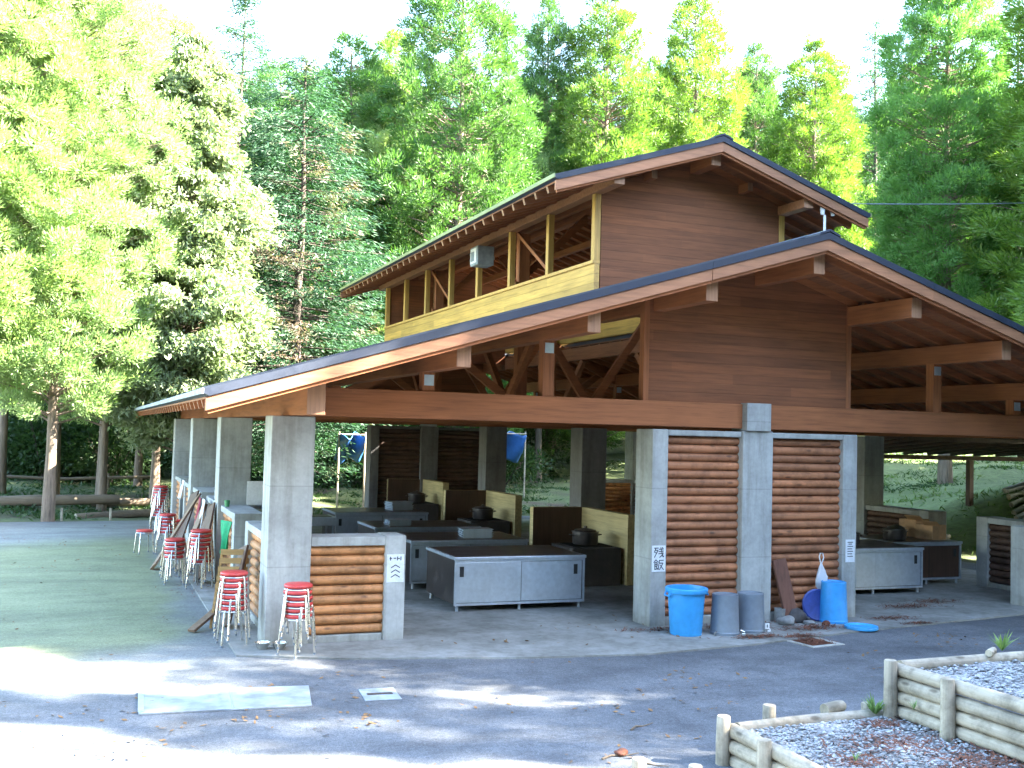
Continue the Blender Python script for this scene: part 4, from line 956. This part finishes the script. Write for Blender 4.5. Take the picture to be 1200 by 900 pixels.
# placed from the photograph: u = picture column the trunk stands at
def at_u(u, Y):
    d = rot @ Vector(((u-600)/f_, -(480-450)/f_, -1)); return d.x/d.y*Y
TOP = lambda Y, u, v: 2.5 + (lambda d: d.z/d.y*Y)(rot @ Vector(((u-600)/f_, -(v-450)/f_, -1)))
hero = [ # key, u, Y, top row v, width, label
 ('nearcedar1', -42, 27.9, -190, 1.05, 'sunlit cedar filling the left edge of the picture'),
 ('nearcedar0',  62, 28.6, -150, .9, 'sunlit cedar with a tall bare trunk, second from the left edge'),
 ('nearcedar0', 124, 31.5,  -60, .74, 'sunlit cedar just left of the pale tree'),
 ('pale0',      212, 30.0,   45, .82, 'pale whitish leafy tree in full sun behind the left eave'),
 ('cypress0',   268, 35.0,  -25, .85, 'blue-green cypress rising behind the pale tree'),
 ('cypress1',   345, 33.0,   55, 1.10, 'dark cypress with browned upper twigs right of the pale tree'),
 ('cedar3',     398, 41.0,   38, 1.05, 'mid-green cedar behind the browned cypress'),
 ('cedar0',     450, 44.0,   28, .80, 'narrow cedar left of the big central cedar'),
 ('cedar3',     530, 38.0,  -70, 1.06, 'big central cedar left of the upper roof'),
 ('cedar4',     632, 42.0,   -12, .72, 'slim dark cedar right of the big central cedar'),
 ('cedar1',     702, 40.5,  -25, 1.0, 'cedar standing right behind the upper roof slope'),
 ('cedar2',     758, 50.0,   60, .7, 'small distant cedar between the two cedars over the upper roof'),
 ('cedar0',     808, 41.5,   -14, .98, 'cedar directly over the upper roof ridge'),
 ('cedar4',     880, 47.0,   42, .74, 'slim cedar just right of the roof ridge'),
 ('cedar1',     950, 42.5,   38, 1.08, 'broad cedar with a sunlit right flank over the right roof slope'),
 ('thin0',     1022, 45.0,   18, 1.15, 'thin bare-looking tree left of the big right-hand cedar'),
 ('bigcedar',  1108, 30.5,  -75, .88, 'big dense cedar rising above the lower roof at right, rooted on the grassy slope'),
 ('thin0',     1192, 43.0,  -40, 1.1, 'thin tree at the right edge beside the big cedar'),
]
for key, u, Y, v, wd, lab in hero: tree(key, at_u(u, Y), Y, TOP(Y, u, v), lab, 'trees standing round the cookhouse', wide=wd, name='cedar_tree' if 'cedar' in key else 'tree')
# the forest behind
r3 = random.Random(5)
for row, (Y, du, vtop) in enumerate(((50, 72, 80), (57, 62, 90), (66, 56, 95))):
    u = -120 + row*20
    while u < 1330:
        yy_ = Y+r3.uniform(-2.5,2.5); uu = u+r3.uniform(-18,18)
        tree(r3.choice(['cedar3','cedar4','cypress0','thin0','cedar4']), at_u(uu, yy_), yy_, TOP(yy_, uu, vtop+r3.uniform(-30,45)), 'dark forest conifer of the rows behind, mostly hidden by nearer trees', 'conifers of the forest behind', wide=r3.uniform(1.0,1.3))
        u += du
# slender trunks in the dark wood at left
r4 = random.Random(9)
for i, (u, Y) in enumerate(((68,34.5),(122,36),(165,38),(5,36),(185,33.0),(432,40),(608,42),(690,43))):
    key = 'cypress0' if i % 2 else 'cedar4'
    x = at_u(u, Y)
    labs = ['shaded trunk close behind the bare-trunked cedar','shaded trunk under the sunlit cedars, left of the pale tree','shaded trunk right under the pale tree','shaded trunk at the far left edge of the wood','trunk just beyond the far end of the left eave','trunk seen through the front opening beside the blue tarp','trunk seen through the back opening left of the second tarp','trunk seen through the right rear opening']
    me, tm, h = PROTO[key]
    tree('nearcedar1', x, Y, 15+r4.random()*2 if i < 8 else 13.5, labs[i], 'trunks in the shaded wood', wide=.85 if i < 8 else 1.0)

# ------------------------------------------------------------------ shade trees outside the frame (right of and behind the camera)
def shade(c, X, top, wide, key):   # c = line of the sun's path on the ground at X = 0
    tree(key, X, c + math.tan(SUN_AZ)*X, top, 'tall cedar outside the picture shading the yard', 'cedars outside the picture', wide=wide)
SH = [(24.3,21,19,1.35),(22.3,19,19,1.3),(20.2,21.5,20,1.35),(18.4,19,19,1.35),(16.6,20.5,20,1.35),(15.1,18.5,18,1.3),(10.0,19,18,.42),
      (10.9,17,10.3,1.0),(8.4,15.5,9.3,1.1),(5.8,15,8.5,1.1),(3.4,14.5,11,1.2),(14,27,17,1.3),(19.4,31,20,1.4),(23.4,33,20,1.4)]
SH += [(34+3.6*i, 32, 21, 1.4) for i in range(3)] + [(31+3.6*i, 44, 23+.4*i, 1.45) for i in range(6)]
tree('thin0', 17, 12.6+math.tan(SUN_AZ)*17, 10.3, 'tall cedar outside the picture shading the yard', 'cedars outside the picture', wide=1.1)
for c_, X, top, wd in SH: shade(c_, X, top, wd, r4.choice(['cedar0','cedar3','cedar1']))

for i in range(20):
    a = R_(186+i*5.9); rr = 17+5*(i % 2); tree(r4.choice(['cypress0','cedar3','cypress0']), 1+rr*math.cos(a)*1.15, 3+rr*math.sin(a)*.85, r4.uniform(15,19), 'tall cedar outside the picture shading the yard', 'cedars outside the picture', wide=1.4)
# ------------------------------------------------------------------ understory
def fern_patch(name, spots, mat, kind='stuff'):
    Ps, Ds, Ls = [], [], []
    for (x, y, rad, n, L) in spots:
        px = x+rs.randn(n)*rad*.5; py = y+rs.randn(n)*rad*.5; pz = np.array([ground_z(a_, b_) for a_, b_ in zip(px, py)])+L*.3*rs.rand(n)
        d = rs.randn(n,3)*np.array([.8,.8,.3])+np.array([0,0,.55]); d /= np.linalg.norm(d, axis=1, keepdims=True)
        Ps.append(np.stack([px,py,pz],1)); Ds.append(d); Ls.append(L*(.6+.8*rs.rand(n,1)))
    P_ = np.concatenate(Ps); L_ = np.concatenate(Ls); V_ = leaf_tris(P_, np.concatenate(Ds), L_, L_*.22, rs)
    o = bpy.data.objects.new(name, np_mesh(name, V_.reshape(-1,3), np.arange(4*len(P_)).reshape(-1,4), [mat])); C.objects.link(o); tag(o, kind='stuff')
sp = []
for _ in range(230):
    u = r4.uniform(-60, 1260); Y = r4.uniform(29.5, 46); sp.append((at_u(u,Y), Y, .8, 90, .2))
fern_patch('ground_cover', sp, M['fern_leaf'])
sp = []
for _ in range(330):
    x = r4.uniform(18.5, 44); y = r4.uniform(12, 40); sp.append((x, y, .9, 34, .20))
fern_patch('grass', sp, M['grass_leaf'])
def shrub(x, y, r, h, label, mat='fern_leaf'):
    n = 2600; q = rs.randn(n,3); q /= np.linalg.norm(q,axis=1,keepdims=True); P_ = q*(.5+.5*rs.rand(n,1))*np.array([r,r,h*.5])*(1+.25*np.sin(4*q[:,:1]+3*q[:,1:2]+x)); P_[:,2] += h*.5
    d = q+rs.randn(n,3)*.5+np.array([0,0,.3]); d /= np.linalg.norm(d,axis=1,keepdims=True); V_ = leaf_tris(P_, d, np.full((n,1),.19), np.full((n,1),.07), rs)
    t = thing('shrub', label, 'shrub', (x,y,ground_z(x,y)), 0, 'shrubs in the shaded wood')
    o = bpy.data.objects.new('leaves', np_mesh('leaves', V_.reshape(-1,3), np.arange(4*n).reshape(n,4), [M[mat]])); C.objects.link(o); o.parent = t
    mb = MB()
    for k in range(5): a = k*1.3; mb.tube([(0,0,-.05),(r*.3*math.cos(a),r*.3*math.sin(a),h*.4),(r*.6*math.cos(a),r*.6*math.sin(a),h*.75)], [.03,.02,.008], 5)
    mb.obj('stem', M['bark_dark'], t)
for i in range(34):
    u = -30+i*26 if i < 26 else -30+(i-26)*28+r4.uniform(-10,10); Y = r4.uniform(38,47) if i < 26 else r4.uniform(40,43); shrub(at_u(u,Y), Y, r4.uniform(1.2,2.0), r4.uniform(1.8,3.6), 'dark shrub in the shaded wood behind the yard')
for i, (x, y, l, a, r) in enumerate(((-1.3,31.2,4.2,.1,.16),(1.2,30.4,3.2,.35,.12),(-4.5,32.5,4,-.1,.14),(.6,32.2,3,.05,.13))):
    z = ground_z(x,y)+r*.8; d = Vector((math.cos(a),math.sin(a),.02))
    t = tag(MB().tube([Vector((x,y,z))-d*l/2, Vector((x,y,z+.04)), Vector((x,y,z+.02))+d*l/2], [r,r*.95,r*.8], 12, 0, True, 1).obj('fallen_log', [M['fallen_wood'], M['post_end']]), ['long fallen log at the yard edge behind the bare trunk','propped fallen log left of the eave end','fallen log at the far left of the wood','fallen log lying behind the propped one'][i], 'log')
for i, (u, v_) in enumerate(((78,612),(135,614),(0,612))):
    x = at_u(u,28.9); tag(MB().tube([(x,28.9,-.1),(x,28.9,.30)], .03, 8).obj('stake', M['post_wood_z']), ['short pale stake at the yard edge right of the bare trunk','short pale stake at the yard edge near the eave end','short pale stake at the left edge of the yard'][i], 'stake')
rf = thing('rail_fence', 'low weathered log rail fence across the shaded wood at left', 'fence', (0,0,0))
xa, xb = at_u(-60,37), at_u(190,37)
for k in range(5):
    x = xa+(xb-xa)*k/4; MB().tube([(x,37,ground_z(x,37)-.1),(x,37,ground_z(x,37)+.5)], .05, 8).obj('post', M['fallen_wood'], rf)
MB().tube([(xa,36.94,ground_z(xa,37)+.42),((xa+xb)/2,36.94,ground_z(0,37)+.4),(xb,36.94,ground_z(xb,37)+.42)], .05, 8).obj('rail', M['fallen_wood'], rf)
def tarp(label, x, y, w_, h_, z):
    n, k_ = 16, 10; vs = []; fs = []
    for i in range(k_+1):
        for j in range(n+1):
            u = j/n-.5; t_ = i/k_; vs.append((x+u*w_, y+.25*math.sin(u*7+t_*2)+.9*t_, z+h_*(1-t_)+.08*math.sin(u*11)+.05*math.sin(u*5+t_*6)))
    for i in range(k_):
        for j in range(n): q = i*(n+1)+j; fs.append((q,q+1,q+n+2,q+n+1))
    t = thing('tarp_shelter', label, 'tarp', (0,0,0)); mb = MB(); mb.add(vs, fs, 0, True); o = mb.obj('tarp', M['blue_tarp'], t); o.modifiers.new('t','SOLIDIFY').thickness = .02
    for sx_ in (-.5,.5): MB().tube([(x+sx_*w_, y, ground_z(x,y)-.1),(x+sx_*w_, y+.02, z+h_+.1)], .03, 8).obj('pole', M['post_wood_z'], t)
    MB().tube([(x-.52*w_, y, z+h_+.02),(x+.52*w_, y, z+h_+.02)], .02, 8).obj('ridge_pole', M['post_wood_x'], t)
tarp('blue tarp in the wood seen left through the front opening', at_u(414,31.2), 31.2, .8, .8, 1.5)
tarp('blue tarp in the wood seen through the middle back opening', at_u(594,35), 35, 1.5, 1.0, 1.45)
print('faces', sum(len(me.polygons) for me in bpy.data.meshes))
